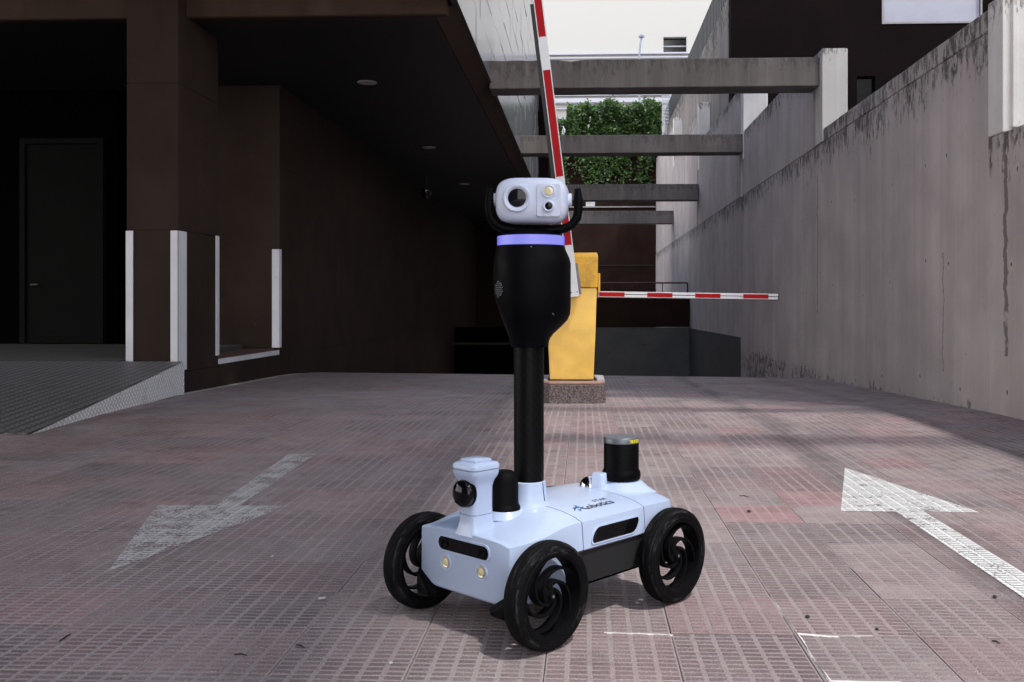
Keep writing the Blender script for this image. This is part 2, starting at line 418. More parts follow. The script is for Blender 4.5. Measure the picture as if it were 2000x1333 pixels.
M_KERBSTONE = plain('grey capping stone', (.33, .31, .33), .85, var=.25, scale=9, bump=.4)
M_ARROW = None

# ------------------------------------------------------------------ ground, pavement
mb = MB()
xs = [-80, -30, -12, -5.2, -4.4, -3, -1.5, 0, 1.5, 3, 4.05, 12, 30, 80]
ys = [-40, -10, 0, 4, 8, 9, 10, 12, 14, 15, 16, 16.5, 17, 17.5, 18, 18.5, 19, 19.5, 20, 24, 30, 40, 60, 120, 400]
vs = [(x, y, g(x, y)-.016) for y in ys for x in xs]
nx = len(xs)
mb.add(vs, [(j*nx+i, j*nx+i+1, (j+1)*nx+i+1, (j+1)*nx+i) for j in range(len(ys)-1) for i in range(nx-1)])
ground = tag(mb.build('ground', M_SOIL), kind='structure')

pav = empty('pavement', (0, 3, 0)); tag(pav, kind='structure')
def tile_mesh(seed):
    rnd = random.Random(seed)
    m = MB(); hx = TP/2; e = .0014; b = .003
    # slab with a worn arris
    lo, mid = -.016, -.0010
    m.add([(-hx+e, -hx+e, lo), (hx-e, -hx+e, lo), (hx-e, hx-e, lo), (-hx+e, hx-e, lo),
           (-hx+e, -hx+e, mid-b*.5), (hx-e, -hx+e, mid-b*.5), (hx-e, hx-e, mid-b*.5), (-hx+e, hx-e, mid-b*.5),
           (-hx+e+b, -hx+e+b, mid), (hx-e-b, -hx+e+b, mid), (hx-e-b, hx-e-b, mid), (-hx+e+b, hx-e-b, mid)],
          [(0, 1, 5, 4), (1, 2, 6, 5), (2, 3, 7, 6), (3, 0, 4, 7), (4, 5, 9, 8), (5, 6, 10, 9), (6, 7, 11, 10), (7, 4, 8, 11), (8, 9, 10, 11)], 1)
    cw, rh = TP/NCOL, TP/NROW
    for i in range(NCOL):
        for j in range(NROW):
            x0 = -hx+i*cw+GX/2; x1 = -hx+(i+1)*cw-GX/2; y0 = -hx+j*rh+GY/2; y1 = -hx+(j+1)*rh-GY/2
            t = rnd.uniform(.0006, .0018); q = rnd.uniform(.001, .0035)
            jx = lambda: rnd.uniform(-.0012, .0012)
            A = [(x0+jx(), y0+jx(), mid-.0003), (x1+jx(), y0+jx(), mid-.0003), (x1+jx(), y1+jx(), mid-.0003), (x0+jx(), y1+jx(), mid-.0003)]
            B = [(A[0][0]+q, A[0][1]+q*.5, mid+t), (A[1][0]-q, A[1][1]+q*.5, mid+t), (A[2][0]-q, A[2][1]-q*.5, mid+t), (A[3][0]+q, A[3][1]-q*.5, mid+t)]
            m.add(A+B, [(0, 1, 5, 4), (1, 2, 6, 5), (2, 3, 7, 6), (3, 0, 4, 7), (4, 5, 6, 7)], 0)
    o = m.build('tile', [M_BAR, M_GROOVE]); me = o.data; bpy.data.objects.remove(o); return me
TM = [tile_mesh(k) for k in range(5)]
cells = []; allc = []
for i in range(-11, 12):
    for j in range(-14, 90):
        cx, cy = TX0+(i+.5)*TP, TY0+(j+.5)*TP
        if cx < -5.0 or cx > 4.1: continue
        allc.append((i, j))
        if cy < 1.5: continue
        px, py, D = project(cx, cy, 0)
        m_ = F/D*TP*.7
        if -m_ < px < 2000+m_ and py < 1333+m_*.8: cells.append((D, i, j))
cells.sort(); near = cells[:300]; nearset = {(i, j) for _, i, j in near}
rt = random.Random(3)
for D, i, j in near:
    cx, cy = TX0+(i+.5)*TP, TY0+(j+.5)*TP
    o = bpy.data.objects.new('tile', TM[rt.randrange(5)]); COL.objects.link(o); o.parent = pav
    z = g(cx, cy); sy = (g(cx, cy+.1)-g(cx, cy-.1))/.2; sx = (g(cx+.1, cy)-g(cx-.1, cy))/.2
    o.location = Vector((cx, cy, z+rt.uniform(-.0012, .0012))) - pav.location
    o.rotation_euler = (math.atan(sy)+rt.uniform(-.002, .002), -math.atan(sx)+rt.uniform(-.002, .002), rt.choice((0, math.pi))+rt.uniform(-.003, .003))
mb = MB()
for i, j in allc:
    if (i, j) in nearset: continue
    x0, y0 = TX0+i*TP, TY0+j*TP; e = .0015
    q = [(x0+e, y0+e), (x0+TP-e, y0+e), (x0+TP-e, y0+TP-e), (x0+e, y0+TP-e)]
    d = rt.uniform(-.0012, .0012)
    mb.add([(x, y, g(x, y)-.001+d) for x, y in q] + [(x, y, g(x, y)-.014) for x, y in q],
           [(0, 1, 2, 3), (0, 4, 5, 1), (1, 5, 6, 2), (2, 6, 7, 3), (3, 7, 4, 0)])
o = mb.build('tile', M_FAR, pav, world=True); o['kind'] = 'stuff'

# painted arrows: paint lies on bar tops and in the grooves of the tiles
def arrow_mat(name, wear, seed, c):
    b = NB(name); P = b.pos()
    Q = b.scale(P, (1, 1, 1))
    n = b.noise(b.comb(b.math('ADD', b.xyz(Q)[0], seed), b.xyz(Q)[1], 0.0), 6, 9, .72)
    n2 = b.noise(P, 70, 4, .7); n3 = b.noise(P, 1.9, 3)
    k = b.math('ADD', b.math('ADD', b.math('MULTIPLY', n, .75), b.math('MULTIPLY', n2, .60)), b.math('MULTIPLY', n3, .10))
    a = b.ramp(k, wear-.03, wear+.03, 1, 0)
    col = b.mix(b.ramp(n2, .4, .7, 0, .4), c, tuple(q*.66 for q in c))
    m = b.set(color=col, rough=.75)
    tr = b.nt.nodes.new('ShaderNodeBsdfTransparent'); ms = b.nt.nodes.new('ShaderNodeMixShader')
    b.put(ms.inputs[0], a); b.nt.links.new(tr.outputs[0], ms.inputs[1]); b.nt.links.new(b.bsdf.outputs[0], ms.inputs[2])
    b.nt.links.new(ms.outputs[0], b.out.inputs[0]); return m
def clip(poly, cp):
    out = poly
    for k in range(len(cp)):
        a, b2 = cp[k], cp[(k+1) % len(cp)]; inp = out; out = []
        if not inp: break
        side = lambda p: (b2[0]-a[0])*(p[1]-a[1]) - (b2[1]-a[1])*(p[0]-a[0])
        for i in range(len(inp)):
            p, q = inp[i], inp[(i+1) % len(inp)]; sp, sq = side(p), side(q)
            if sp >= 0: out.append(p)
            if sp*sq < 0:
                t = sp/(sp-sq); out.append((p[0]+(q[0]-p[0])*t, p[1]+(q[1]-p[1])*t))
    return out
def paint(name, polys, mat_, label, cat):
    m = MB(); cw, rh = TP/NCOL, TP/NROW
    for cp in polys:
        x0 = min(p[0] for p in cp); x1 = max(p[0] for p in cp); y0 = min(p[1] for p in cp); y1 = max(p[1] for p in cp)
        for i in range(int((x0-TX0)//cw)-1, int((x1-TX0)//cw)+2):
            for j in range(int((y0-TY0)//rh)-1, int((y1-TY0)//rh)+2):
                ax, ay = TX0+i*cw, TY0+j*rh
                bar = [(ax+GX/2+.002, ay+GY/2+.001), (ax+cw-GX/2-.002, ay+GY/2+.001), (ax+cw-GX/2-.002, ay+rh-GY/2-.001), (ax+GX/2+.002, ay+rh-GY/2-.001)]
                strips = [[(ax, ay), (ax+cw, ay), (ax+cw, ay+GY/2), (ax, ay+GY/2)], [(ax, ay+rh-GY/2), (ax+cw, ay+rh-GY/2), (ax+cw, ay+rh), (ax, ay+rh)],
                          [(ax, ay+GY/2), (ax+GX/2, ay+GY/2), (ax+GX/2, ay+rh-GY/2), (ax, ay+rh-GY/2)], [(ax+cw-GX/2, ay+GY/2), (ax+cw, ay+GY/2), (ax+cw, ay+rh-GY/2), (ax+cw-GX/2, ay+rh-GY/2)]]
                for q, h in [(bar, .0032)] + [(s_, .0014) for s_ in strips]:
                    c = clip(q, cp)
                    if len(c) > 2: m.add([(x, y, g(x, y)+h) for x, y in c], [tuple(range(len(c)))])
    o = m.build(name, mat_); return tag(o, label, cat)
AX = 1.645
paint('painted_arrow', [[(AX-.345, 4.93), (AX+.345, 4.93), (AX+.02, 6.22)], [(AX-.075, 2.6), (AX+.075, 2.6), (AX+.07, 4.93), (AX-.07, 4.93)]],
      arrow_mat('fresh white road paint', .79, 17.0, (.74, .74, .72)), 'bright white painted arrow on the right of the paving pointing away', 'arrow marking')
paint('painted_arrow', [[(-1.865, 3.70), (-1.53, 4.93), (-2.22, 4.93)], [(-1.91, 4.93), (-1.785, 4.93), (-1.86, 6.62), (-2.05, 6.62)]],
      arrow_mat('worn white road paint', .755, 11.0, (.60, .58, .56)), 'faded worn white arrow on the left of the paving pointing to the viewer', 'arrow marking')

# ------------------------------------------------------------------ right side: retaining wall, piers, beams, dark building
XW = 3.95
rw = thing('retaining_wall', (XW, 9, 0), 'tall stained grey concrete retaining wall along the right of the ramp', 'wall')
def course(name, y0, y1, z0, z1, x0=XW, x1=XW+.3, mat_=None, bev=.012):
    m = MB()
    ny = max(2, int((y1-y0)/.5)); ys_ = [y0+(y1-y0)*i/ny for i in range(ny+1)]
    secs = [[(x0, y, z0), (x1, y, z0), (x1, y, z1+random.uniform(-.006, .006)), (x0, y, z1+random.uniform(-.008, .004))] for y in ys_]
    m.loft(secs)
    return m.build(name, mat_ or M_WALL, rw, origin=(x0, y0, z1), world=True, bevel=bev, bseg=1, angle=50)
course('wall_segment', -4, 9.59, -1, 2.66)
course('wall_segment', 9.60, 13.0, -1.5, 3.70); course('coping', 9.6, 16.1, 3.712, 3.93, XW+.012)
course('wall_segment', 13.015, 17.64, -2, 3.70)
course('wall_segment', 17.66, 24.2, -6, 3.70); course('upper_course', 16.62, 24.2, 3.712, 5.3, XW+.012)
course('wall_segment', 24.22, 33.5, -6, 3.70); course('upper_course', 24.5, 33.5, 3.712, 6.5, XW+.012)
course('wall_segment', 33.52, 53, -7, 3.70); course('upper_course', 33.8, 42.7, 3.712, 7.6, XW+.012); course('upper_course', 42.72, 53, 3.712, 8.9, XW+.012)
course('upper_wall', 29.05, 53, 3.0, 10.2, 4.32, 4.6, M_UPPER)
def pier(y0, y1, x1, z0, z1, ch=.03):
    m = MB(); x0 = XW-.003
    m.prism([(x0, y0), (x1-ch, y0), (x1, y0+ch), (x1, y1), (x0, y1)], z0, z1)
    return m.build('pier', M_PIER, rw, origin=(x0, y0, z1), world=True, bevel=.012, bseg=2, angle=50)
pier(9.25, 9.59, 4.22, 2.665, 3.97, .05); pier(16.12, 16.6, 4.37, 3.72, 5.26); pier(24.0, 24.4, 4.55, 4.6, 7.0)
pier(33.2, 33.6, 4.40, 5.6, 7.9); pier(42.4, 42.8, 4.40, 7.0, 9.15)
m = MB(); m.box(4.02, 4.07, 9.2, 9.26, 2.7, 3.95); m.build('pier_rib', M_PIER, rw, origin=(4.02, 9.2, 3.95), world=True, bevel=.01)
# grey painted dado on the lower stretch of wall
m = MB(); m.add([(XW-.004, y, z) for y, z in ((24.4, -5), (36, -5), (36, .08), (28, .14), (24.4, .17))] + [(XW+.01, y, z) for y, z in ((24.4, -5), (36, -5), (36, .08), (28, .14), (24.4, .17))],
      [(0, 1, 2, 3, 4), (5, 6, 7, 8, 9), (0, 1, 6, 5), (1, 2, 7, 6), (2, 3, 8, 7), (3, 4, 9, 8), (4, 0, 5, 9)])
m.build('painted_dado', M_GREYDADO, rw, world=True)

names = ('nearest and longest concrete beam, chipped at its left end', 'second concrete beam below the green hedge', 'third concrete beam beside the robot head', 'farthest and shortest concrete beam above the yellow cabinet')
for k, (D, zb, zt) in enumerate(((16.3, 4.68, 5.16), (24.1, 4.78, 5.23), (33.3, 4.57, 5.12), (42.6, 4.51, 5.08))):
    m = MB(); n = 24; x0, x1 = -1.60, XW-.005
    secs = []
    for i in range(n+1):
        x = x0+(x1-x0)*i/n
        dz = mnoise.noise((x*2.1, k*9, 0))*.004; dt = mnoise.noise((x*3.1, k*9, 4))*.008
        chip = .05*max(0, mnoise.noise((x*6, 3+k, 1))) if (k == 0 and x < .2) else 0
        secs.append([(x, D+dt, zb+dz), (x, D+.58, zb+dz), (x, D+.58, zt+dz), (x, D+dt+chip, zt+dz-chip)])
    m.loft(secs)
    o = m.build('concrete_beam', M_BEAM, origin=((x0+x1)/2, D, zt), bevel=.012, bseg=1, angle=50)
    tag(o, names[k], 'concrete beam', 'concrete beams crossing over the ramp')

# terrace behind the wall
m = MB(); m.box(XW+.32, 60, -6, 16.3, -2, 2.5); m.box(XW+.32, 60, 16.3, 28.6, -2, 3.55); m.box(4.72, 60, 29.1, 51.5, -2, 9.7)
tag(m.build('terrace', plain('terrace paving', (.2, .19, .18), .9, bump=.3)), kind='structure')

db = thing('brown_building', (14, 28.6, 3.5), 'near black brown building above the right wall with one pale blue window', 'building')
m = MB(); Y = 28.6
a_, b_ = at(1717, 48, Y/CT).x, at(1900, 48, Y/CT).x; wz = at(1717, 48, 28.4).z
c_, d_ = at(1650, 155, Y/CT).x+.25, at(1695, 155, Y/CT).x+.1; cz = at(1650, 155, 28.6).z
m = MB()   # facade built around its two openings
m.box(4.34, c_, Y, Y+.4, 2, 24); m.box(c_, d_, Y, Y+.4, cz, 24); m.box(c_, d_, Y, Y+.4, 2, 5.4)
m.box(d_, a_, Y, Y+.4, 2, 24); m.box(a_, b_, Y, Y+.4, 2, wz); m.box(a_, b_, Y, Y+.4, wz+2.6, 24); m.box(b_, 30, Y, Y+.4, 2, 24)
m.build('facade', M_BROWN_DK, db, world=True)
m = MB(); m.prism([(4.36, Y+.41), (4.9, Y+.41), (13.5, 50), (13, 50)], 9.75, 24); m.prism([(4.95, Y+.41), (29.9, Y+.41), (29.9, 50), (13.6, 50)], 23.5, 24)
m.build('side_wall', M_BROWN_DK, db, world=True)
m = MB(); m.box(a_, b_, Y+.06, Y+.12, wz, wz+2.6); w_ = m.build('window', plain('pale window blind', (.40, .41, .48), .35, var=.04, scale=2), db, world=True)
m = MB(); t = .05
m.box(a_-t, a_, Y-.02, Y+.06, wz-t, wz+2.65); m.box(b_, b_+t, Y-.02, Y+.06, wz-t, wz+2.65); m.box(a_, b_, Y-.02, Y+.06, wz-t, wz)
o = m.build('frame', plain('window frame', (.30, .29, .30), .5), None); o.parent = w_; o.location = -Vector(db.location) * 0 - wloc(w_)
m = MB(); m.box(c_, d_, Y+.2, Y+.25, 5.4, cz); m.build('window', plain('dark glass', (.004, .004, .005), .1), db, world=True)

rl = thing('railing', (4.45, 28.6, 10.2), 'dark slatted railing on top of the high right wall', 'railing')
M_RAIL = plain('dark blue grey railing paint', (.030, .032, .042), .5)
m = MB(); m.box(4.40, 4.46, 28.7, 53, 11.35, 11.42); m.build('top_rail', M_RAIL, rl, world=True)
m = MB(); m.box(4.40, 4.46, 28.7, 53, 10.30, 10.35); m.build('bottom_rail', M_RAIL, rl, world=True)
m = MB(); m.box(-.025, .025, 0, .22, 0, 1.0); s0 = m.build('slat', M_RAIL, rl)
for k in range(62):
    s_ = s0 if k == 0 else s0.copy()
    if k: COL.objects.link(s_); s_.parent = rl
    s_.location = Vector((4.43, 28.75+k*.385, 10.35)) - rl.location

dp = thing('drainpipe', (4.30, 9.15, 2.66), 'pale blue white drainpipe at the right edge beside the near pier', 'pipe')
M_PIPE = plain('pale pipe paint', (.62, .68, .80), .35, var=.04)
m = MB(); m.tube([(4.325, 9.2, 2.62), (4.325, 9.2, 6.5)], .055, 16); m.build('pipe', M_PIPE, dp, world=True, smooth=True)
m = MB(); m.box(4.25, 4.41, 9.12, 9.28, 2.98, 3.06); m.build('clip', M_ZINC, dp, world=True, bevel=.01)

# far end of the ramp
gw = thing('garage_wall', (0, 36, -3), 'dark brown wall with grey painted foot closing the ramp', 'wall')
m = MB(); m.box(-.42, XW-.02, 36, 36.4, .12, 1.30); m.build('wall_top', M_BROWN_FAR, gw, world=True)
m = MB(); m.box(-.42, XW-.02, 35.98, 36.4, -5, .10); m.build('painted_foot', M_GREYDADO, gw, world=True)
m = MB(); m.box(-5.0, -.45, 36.2, 36.3, -.56, -.48); m.build('threshold_strip', plain('dull metal strip', (.03, .03, .028), .7, spec=.1), gw, world=True)
fw = thing('back_wall', (0, 53, -2), 'far dark brown wall behind the beams under the ivy', 'wall')
m = MB(); m.box(-14, 4.9, 53, 53.5, -3, 9.3); m.build('wall', M_BROWN_FAR, fw, world=True)
M_LEDGE = plain('pale ledge', (.30, .29, .28), .8)
m = MB(); m.box(-1.6, XW, 52.9, 53, 6.24, 6.30); m.build('ledge', M_LEDGE, fw, world=True)
m = MB(); m.box(-1.0, XW, 52.95, 53, 3.04, 3.09); m.build('cable', M_RUBBER, fw, world=True)
m = MB(); m.box(.12, .62, 52.9, 52.94, 6.3, 6.75); m.build('notice', plain('white notice sheet', (.6, .6, .6), .7), fw, world=True)
hr = thing('handrail', (1.9, 36.2, 1.3), 'thin dark red handrail on the garage wall', 'handrail')
M_REDR = plain('dark red rail paint', (.075, .016, .018), .5)
m = MB(); m.tube([(-.3, 36.2, 1.77), (3.86, 36.2, 1.77), (3.88, 36.2, 1.75), (3.88, 36.2, 1.3)], .03, 8); m.build('rail', M_REDR, hr, world=True, smooth=True)
m = MB(); m.tube([(0, 0, 0), (0, 0, .45)], .02, 6); s0 = m.build('post', M_REDR, hr)
for k in range(4):
    s_ = s0 if k == 0 else s0.copy()
    if k: COL.objects.link(s_); s_.parent = hr
    s_.location = Vector((.1+k*.95, 36.2, 1.3)) - hr.location
gp = thing('mesh_panel', (3.7, 50, 9.0), 'white wire mesh panel with post beside the hedge', 'fence')
M_WPAINT = plain('white metal paint', (.62, .63, .68), .5)
pA, pB = at(1293, 268, 50), at(1310, 262, 50)
m = MB(); m.tube([(pB.x, pB.y, pB.z), (pB.x, pB.y, at(1310, 170, 50).z)], .06, 6); m.build('post', M_WPAINT, gp, world=True)
m = MB()
for k in range(9):
    x = pA.x+(pB.x-pA.x)*k/8.; m.box(x-.012, x+.012, 50.0, 50.03, pA.z, at(1300, 182, 50).z)
for k in range(14):
    z = pA.z + k*.17; m.box(pA.x, pB.x, 49.97, 50.0, z, z+.02)
m.build('mesh', M_WPAINT, gp, world=True)

# hedge and ivy
def leaf_mat(name, c):
    b = NB(name); r = b.noise(b.pos(), 1.8, 4); q = b.white(b.scale(b.pos(), (3, 3, 3)))
    col = b.mix(b.ramp(r, .35, .65), tuple(x*.6 for x in c), tuple(min(1, x*1.5) for x in c))
    m = b.set(color=col, rough=.42, spec=.5)
    tl = b.nt.nodes.new('ShaderNodeBsdfTranslucent'); b.put(tl.inputs[0], b.mix(.5, col, (.16, .28, .03)))
    ms = b.nt.nodes.new('ShaderNodeMixShader'); ms.inputs[0].default_value = .3
    b.nt.links.new(b.bsdf.outputs[0], ms.inputs[1]); b.nt.links.new(tl.outputs[0], ms.inputs[2]); b.nt.links.new(ms.outputs[0], b.out.inputs[0])
    return m
M_LEAF, M_LEAF2 = leaf_mat('ivy leaf', (.026, .062, .012)), leaf_mat('young ivy leaf', (.05, .115, .018))
hd = thing('hedge', (1.5, 53.6, 9.3), 'dense green climbing hedge spilling over the far brown wall', 'hedge')
def leaf(m, p, s, rnd, mi):
    d = Vector((rnd.gauss(0, .5), -abs(rnd.gauss(.7, .4)), rnd.gauss(.35, .5))).normalized()
    a = d.cross(Vector((rnd.gauss(0, 1), rnd.gauss(0, 1), rnd.gauss(0, 1)))).normalized(); b = d.cross(a)
    P = Vector(p)
    m.add([tuple(P-a*s), tuple(P-b*s*.55+d*s*.12), tuple(P+a*s*.9-d*s*.15), tuple(P+b*s*.55+d*s*.12)], [(0, 1, 2), (0, 2, 3)], mi)
rl_ = random.Random(5); m = MB()
def hedge_top(x): return 11.75 + .45*mnoise.noise((x*.7, 3.3, 0)) + .3*mnoise.noise((x*2.3, 1.3, 0)) - (.9 if x < -.9 else 0) + (.2 if x > 1.2 else 0)
for k in range(17000):
    x = rl_.uniform(-1.75, 4.25); tp = hedge_top(x); z = 9.05 + (tp-9.05)*rl_.random(); y = 52.7 + 1.3*rl_.random()**1.5
    dn = mnoise.noise((x*1.5, z*1.5, 2.2)) + .4*mnoise.noise((x*4, z*4, 5.5))
    lim = -.52 if x > 0.7 else -.40
    if x < -1.0: lim = -.10
    if dn < lim - .25*rl_.random() and z > 9.4: continue
    y += -.35*dn
    leaf(m, (x, y, z), rl_.uniform(.07, .15), rl_, 0 if rl_.random() < .75 else 1)
for k in range(30):
    x = rl_.uniform(-1.5, 3.85); L = rl_.uniform(.5, 2.0)*(1 + .5*mnoise.noise((x*1.3, 8, 8)))
    for q in range(int(48*L)):
        t = rl_.random()**1.3; leaf(m, (x+rl_.gauss(0, .11)+.1*math.sin(t*7+k), 52.85-rl_.random()*.22, 9.0-L*t), rl_.uniform(.06, .13), rl_, 0 if rl_.random() < .5 else 1)
for k in range(1500):
    x = rl_.uniform(-1.75, 4.2); leaf(m, (x, 53.2+rl_.random()*.6, hedge_top(x)+abs(rl_.gauss(0, .16))), rl_.uniform(.06, .12), rl_, 1)
m.build('foliage', [M_LEAF, M_LEAF2], hd, world=True)
m = MB()
for k in range(22):
    x = -1.4+k*.26; m.tube([(x, 53.3, 9.2), (x+rl_.uniform(-.2, .2), 53.4, 10.2), (x+rl_.uniform(-.4, .4), 53.5, 11.2)], [.04, .025, .012], 5)
m.build('stem', plain('vine bark', (.06, .045, .03), .9), hd, world=True)

# white building and street lamp beyond
wb = thing('white_building', (4, 80, 0), 'large sunlit white building with one dark window far behind the beams', 'building')
M_WB = plain('white render', (.415, .415, .395), .8, var=.01, scale=.3)
M_WB2 = plain('pale grey ledge render', (.40, .41, .46), .7, var=.05, scale=1)
wx0, wx1 = at(1295, 75, 80).x, at(1340, 75, 80).x; wz1, wz0 = at(1295, 75, 80).z, at(1295, 106, 80).z
m = MB(); Y = 80
m.box(-40, wx0, Y, Y+14, -4, 48); m.box(wx1, 60, Y, Y+14, -4, 48); m.box(wx0, wx1, Y, Y+14, -4, wz0); m.box(wx0, wx1, Y, Y+14, wz1, 48)
m.build('facade', M_WB, wb, world=True)
m = MB(); m.box(wx0, wx1, Y+.5, Y+.6, wz0, wz1); wn_ = m.build('window', plain('dark window glass', (.006, .007, .010), .08), wb, world=True)
m = MB(); zm = wz0+(wz1-wz0)*.47; m.box(wx0, wx1, Y+.3, Y+.5, zm-.045, zm+.045); o = m.build('glazing_bar', M_WB2, None); o.parent = wn_; o.location = -wloc(wn_)
for py, th in ((107, .10), (115, .08), (187, .10), (196, .34), (203, .06), (214, .05)):
    z = at(1200, py, 80).z; m = MB(); m.box(-40, 60, Y-.35, Y, z-th, z+th*.2); m.build('ledge', M_WB2, wb, world=True)
lp = thing('street_lamp', tuple(at(1249, 118, 60)), 'thin street lamp with a disc head standing before the white building', 'street lamp')
M_LAMP = plain('lamp post paint', (.26, .30, .36), .4, metal=.3)
t0, t1 = at(1249, 74, 60), at(1249, 300, 60)
m = MB(); m.tube([(t0.x, t0.y, -2), (t0.x, t0.y, t0.z-1), (t0.x+.05, t0.y, t0.z-.4), (t0.x+.12, t0.y, t0.z)], [.09, .06, .055, .05], 8); m.build('pole', M_LAMP, lp, world=True, smooth=True)
m = MB(); m.lathe([(.05, -.16), (.17, -.10), (.20, -.02), (.19, .03), (.08, .10), (.02, .11)], 16, M=Matrix.Translation((t0.x+.12, t0.y, t0.z+.1))); m.build('lamp_head', M_LAMP, lp, world=True, smooth=True)

# unseen tower added at right to shade the crest of the ramp
tw = thing('shade_tower', (19, 7, 2.5), 'tall grey tower added unseen on the right to shade the ramp crest', 'building')
M_BLOCKER = plain('shade blocker render', (.30, .29, .28), .8)
m = MB(); m.box(14.5, 24, -.4, 15, 2.5, 46); m.build('facade', M_BLOCKER, tw, world=True)
m = MB(); m.box(14.44, 14.47, 0, 1.5, 0, 1.6); w0 = m.build('window', plain('shade tower glass', (.02, .025, .03), .08), tw)
for k in range(60):
    o = w0 if k == 0 else w0.copy()
    if k: COL.objects.link(o); o.parent = tw
    o.location = Vector((0, 2.0+2.6*(k % 5), 5+3.3*(k//5))) - Vector((0, 0, 0)) - Vector(tw.location)
fb = thing('shade_deck', (3.3, 0, 14), 'narrow footbridge added unseen high over the forecourt to cast shade', 'shade_deck')  # added out of view: slab shades the left paving, bars cast soft bands
m = MB(); m.box(1.0, 4.80, -14, 14, 14.0, 14.25); m.build('shade_slab', M_BLOCKER, fb, world=True)
m = MB(); m.box(1.0, 1.05, -14, 14, 14.25, 15.3); m.box(4.75, 4.80, -14, 14, 14.25, 15.3); m.build('shade_edge', M_BLOCKER, fb, world=True)
for y in (2.75, 4.95, 7.0):
    m = MB(); m.box(4.81, 14.49, y-.13, y+.13, 13.9, 14.15); m.build('shade_bar', M_BLOCKER, fb, world=True)
# ------------------------------------------------------------------ left building
lb = thing('office_building', (-5, 14, 0), 'dark brown office building on the left with soffit, pillar and pale stone panels', 'building')
ZS = 4.66
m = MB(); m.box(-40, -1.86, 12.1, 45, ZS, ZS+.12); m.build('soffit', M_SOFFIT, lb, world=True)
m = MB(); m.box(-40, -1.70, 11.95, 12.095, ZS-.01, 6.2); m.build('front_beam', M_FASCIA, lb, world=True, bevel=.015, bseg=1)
m = MB(); m.loft([[(-1.88, y, ZS-.02), (-1.85, y, ZS-.02), (-1.60, y, 4.79), (-1.60, y, 4.81), (-1.88, y, 4.81)] for y in (12.1, 36)]); m.build('fascia', M_FASCIA, lb, world=True)
m = MB(); m.box(-1.64, -1.565, 10.55, 34, 4.785, 4.80); m.build('drip_edge', plain('dark drip edge', (.02, .017, .016), .5), lb, world=True)
m = MB(); m.box(-14, -1.68, 12.1, 34, 4.9, 12.0); m.box(-14, -1.75, -4, 10.54, 6.2, 12.0); m.box(-14, -4.5, -30, -4, -1, 12.0); m.build('storey_and_sky_block', M_BROWN, lb, world=True)  # rearmost block added unseen to cut sky light from the left
pw, ph = 1.2, .60
m = MB(); m.box(0, .07, .002, pw-.002, .002, ph-.002)
p0 = m.build('stone_panel', M_PANEL, lb, bevel=.002, bseg=1, angle=50)
rp = random.Random(11); first = True
for r_ in range(12):
    for k in range(20):
        y = 10.56 + k*pw - (.6 if r_ % 2 else 0)
        if y < 10.5: y = 10.56
        if y+pw > 34.0: continue
        if first: s_ = p0; first = False
        else: s_ = p0.copy(); COL.objects.link(s_); s_.parent = lb
        s_.location = Vector((-1.655+rp.uniform(-.004, .004), y, 4.802+r_*ph)) - lb.location
        s_.rotation_euler = (0, rp.uniform(-.006, .006), rp.uniform(-.004, .004))
m = MB(); m.box(-1.8, -1.24, 34.05, 36.2, -4, 9.0); m.build('end_pier', M_BROWN_DK, lb, world=True)
# pillar
m = MB()
for z0, z1 in ((-.3, .17), (.18, 1.94), (1.95, 3.76), (3.77, 6.2)):
    m.box(-5.66, -5.01, 11.7, 13.0, z0, z1)
m.box(-5.65, -5.02, 11.71, 12.99, -.3, 6.15)
pl = m.build('pillar', M_BROWN, lb, origin=(-5.3, 12.3, 0), world=True, bevel=.006, bseg=1, angle=50)
def sub(m, name, mat_, par, **k):
    o = m.build(name, mat_, None, **k); o.parent = par; o.location = -wloc(par); return o
m = MB(); m.box(-5.665, -5.575, 11.688, 11.699, .20, 1.94); sub(m, 'corner_guard', M_GUARD, pl)
m = MB(); m.box(-5.10, -5.0, 11.685, 11.698, .21, 1.94); m.box(-5.01, -4.997, 11.685, 11.93, .21, 1.94); sub(m, 'corner_guard', M_GUARD, pl)
m = MB(); m.box(-5.008, -4.993, 12.90, 13.005, .33, 1.96); sub(m, 'corner_guard', M_GUARD, pl)
# wall of the passage
m = MB()
m.box(-6.9, -5.05, 15.8, 45, -6, .155); m.box(-6.895, -5.055, 15.805, 45, .155, .170); m.box(-6.9, -5.05, 15.8, 45, .17, 1.94); m.box(-6.895, -5.055, 15.805, 45, 1.94, 1.952); m.box(-6.9, -5.05, 15.8, 45, 1.952, 3.3); m.box(-6.895, -5.055, 15.805, 45, 3.3, 3.312); m.box(-6.9, -5.05, 15.8, 45, 3.312, ZS)
pwall = m.build('passage_wall', M_BROWN, lb, world=True)
m = MB(); m.box(-5.175, -5.043, 15.788, 15.799, .30, 1.935); m.box(-5.05, -5.038, 15.788, 15.87, .30, 1.935); sub(m, 'corner_guard', M_GUARD, pwall)
m = MB(); m.prism([(-5.6, 13.0), (-5.01, 13.0), (-5.06, 15.79), (-5.6, 15.79)], -.5, .23); m.build('low_kerb', M_BROWN, lb, world=True)
m = MB(); m.prism([(-5.6, 13.02), (-5.08, 13.02), (-5.14, 15.78), (-5.6, 15.78)], .233, .285); m.build('red_ledge', plain('dusty red ledge', (.085, .035, .030), .8, bump=.3), lb, world=True, bevel=.01)
m = MB(); m.loft([[(-5.012, 13.005, .205), (-4.998, 13.005, .205), (-4.998, 13.005, .275), (-5.012, 13.005, .275)], [(-5.062, 15.78, .185), (-5.048, 15.78, .185), (-5.048, 15.78, .262), (-5.062, 15.78, .262)]]); m.build('sill_strip', M_GUARD, lb, world=True)
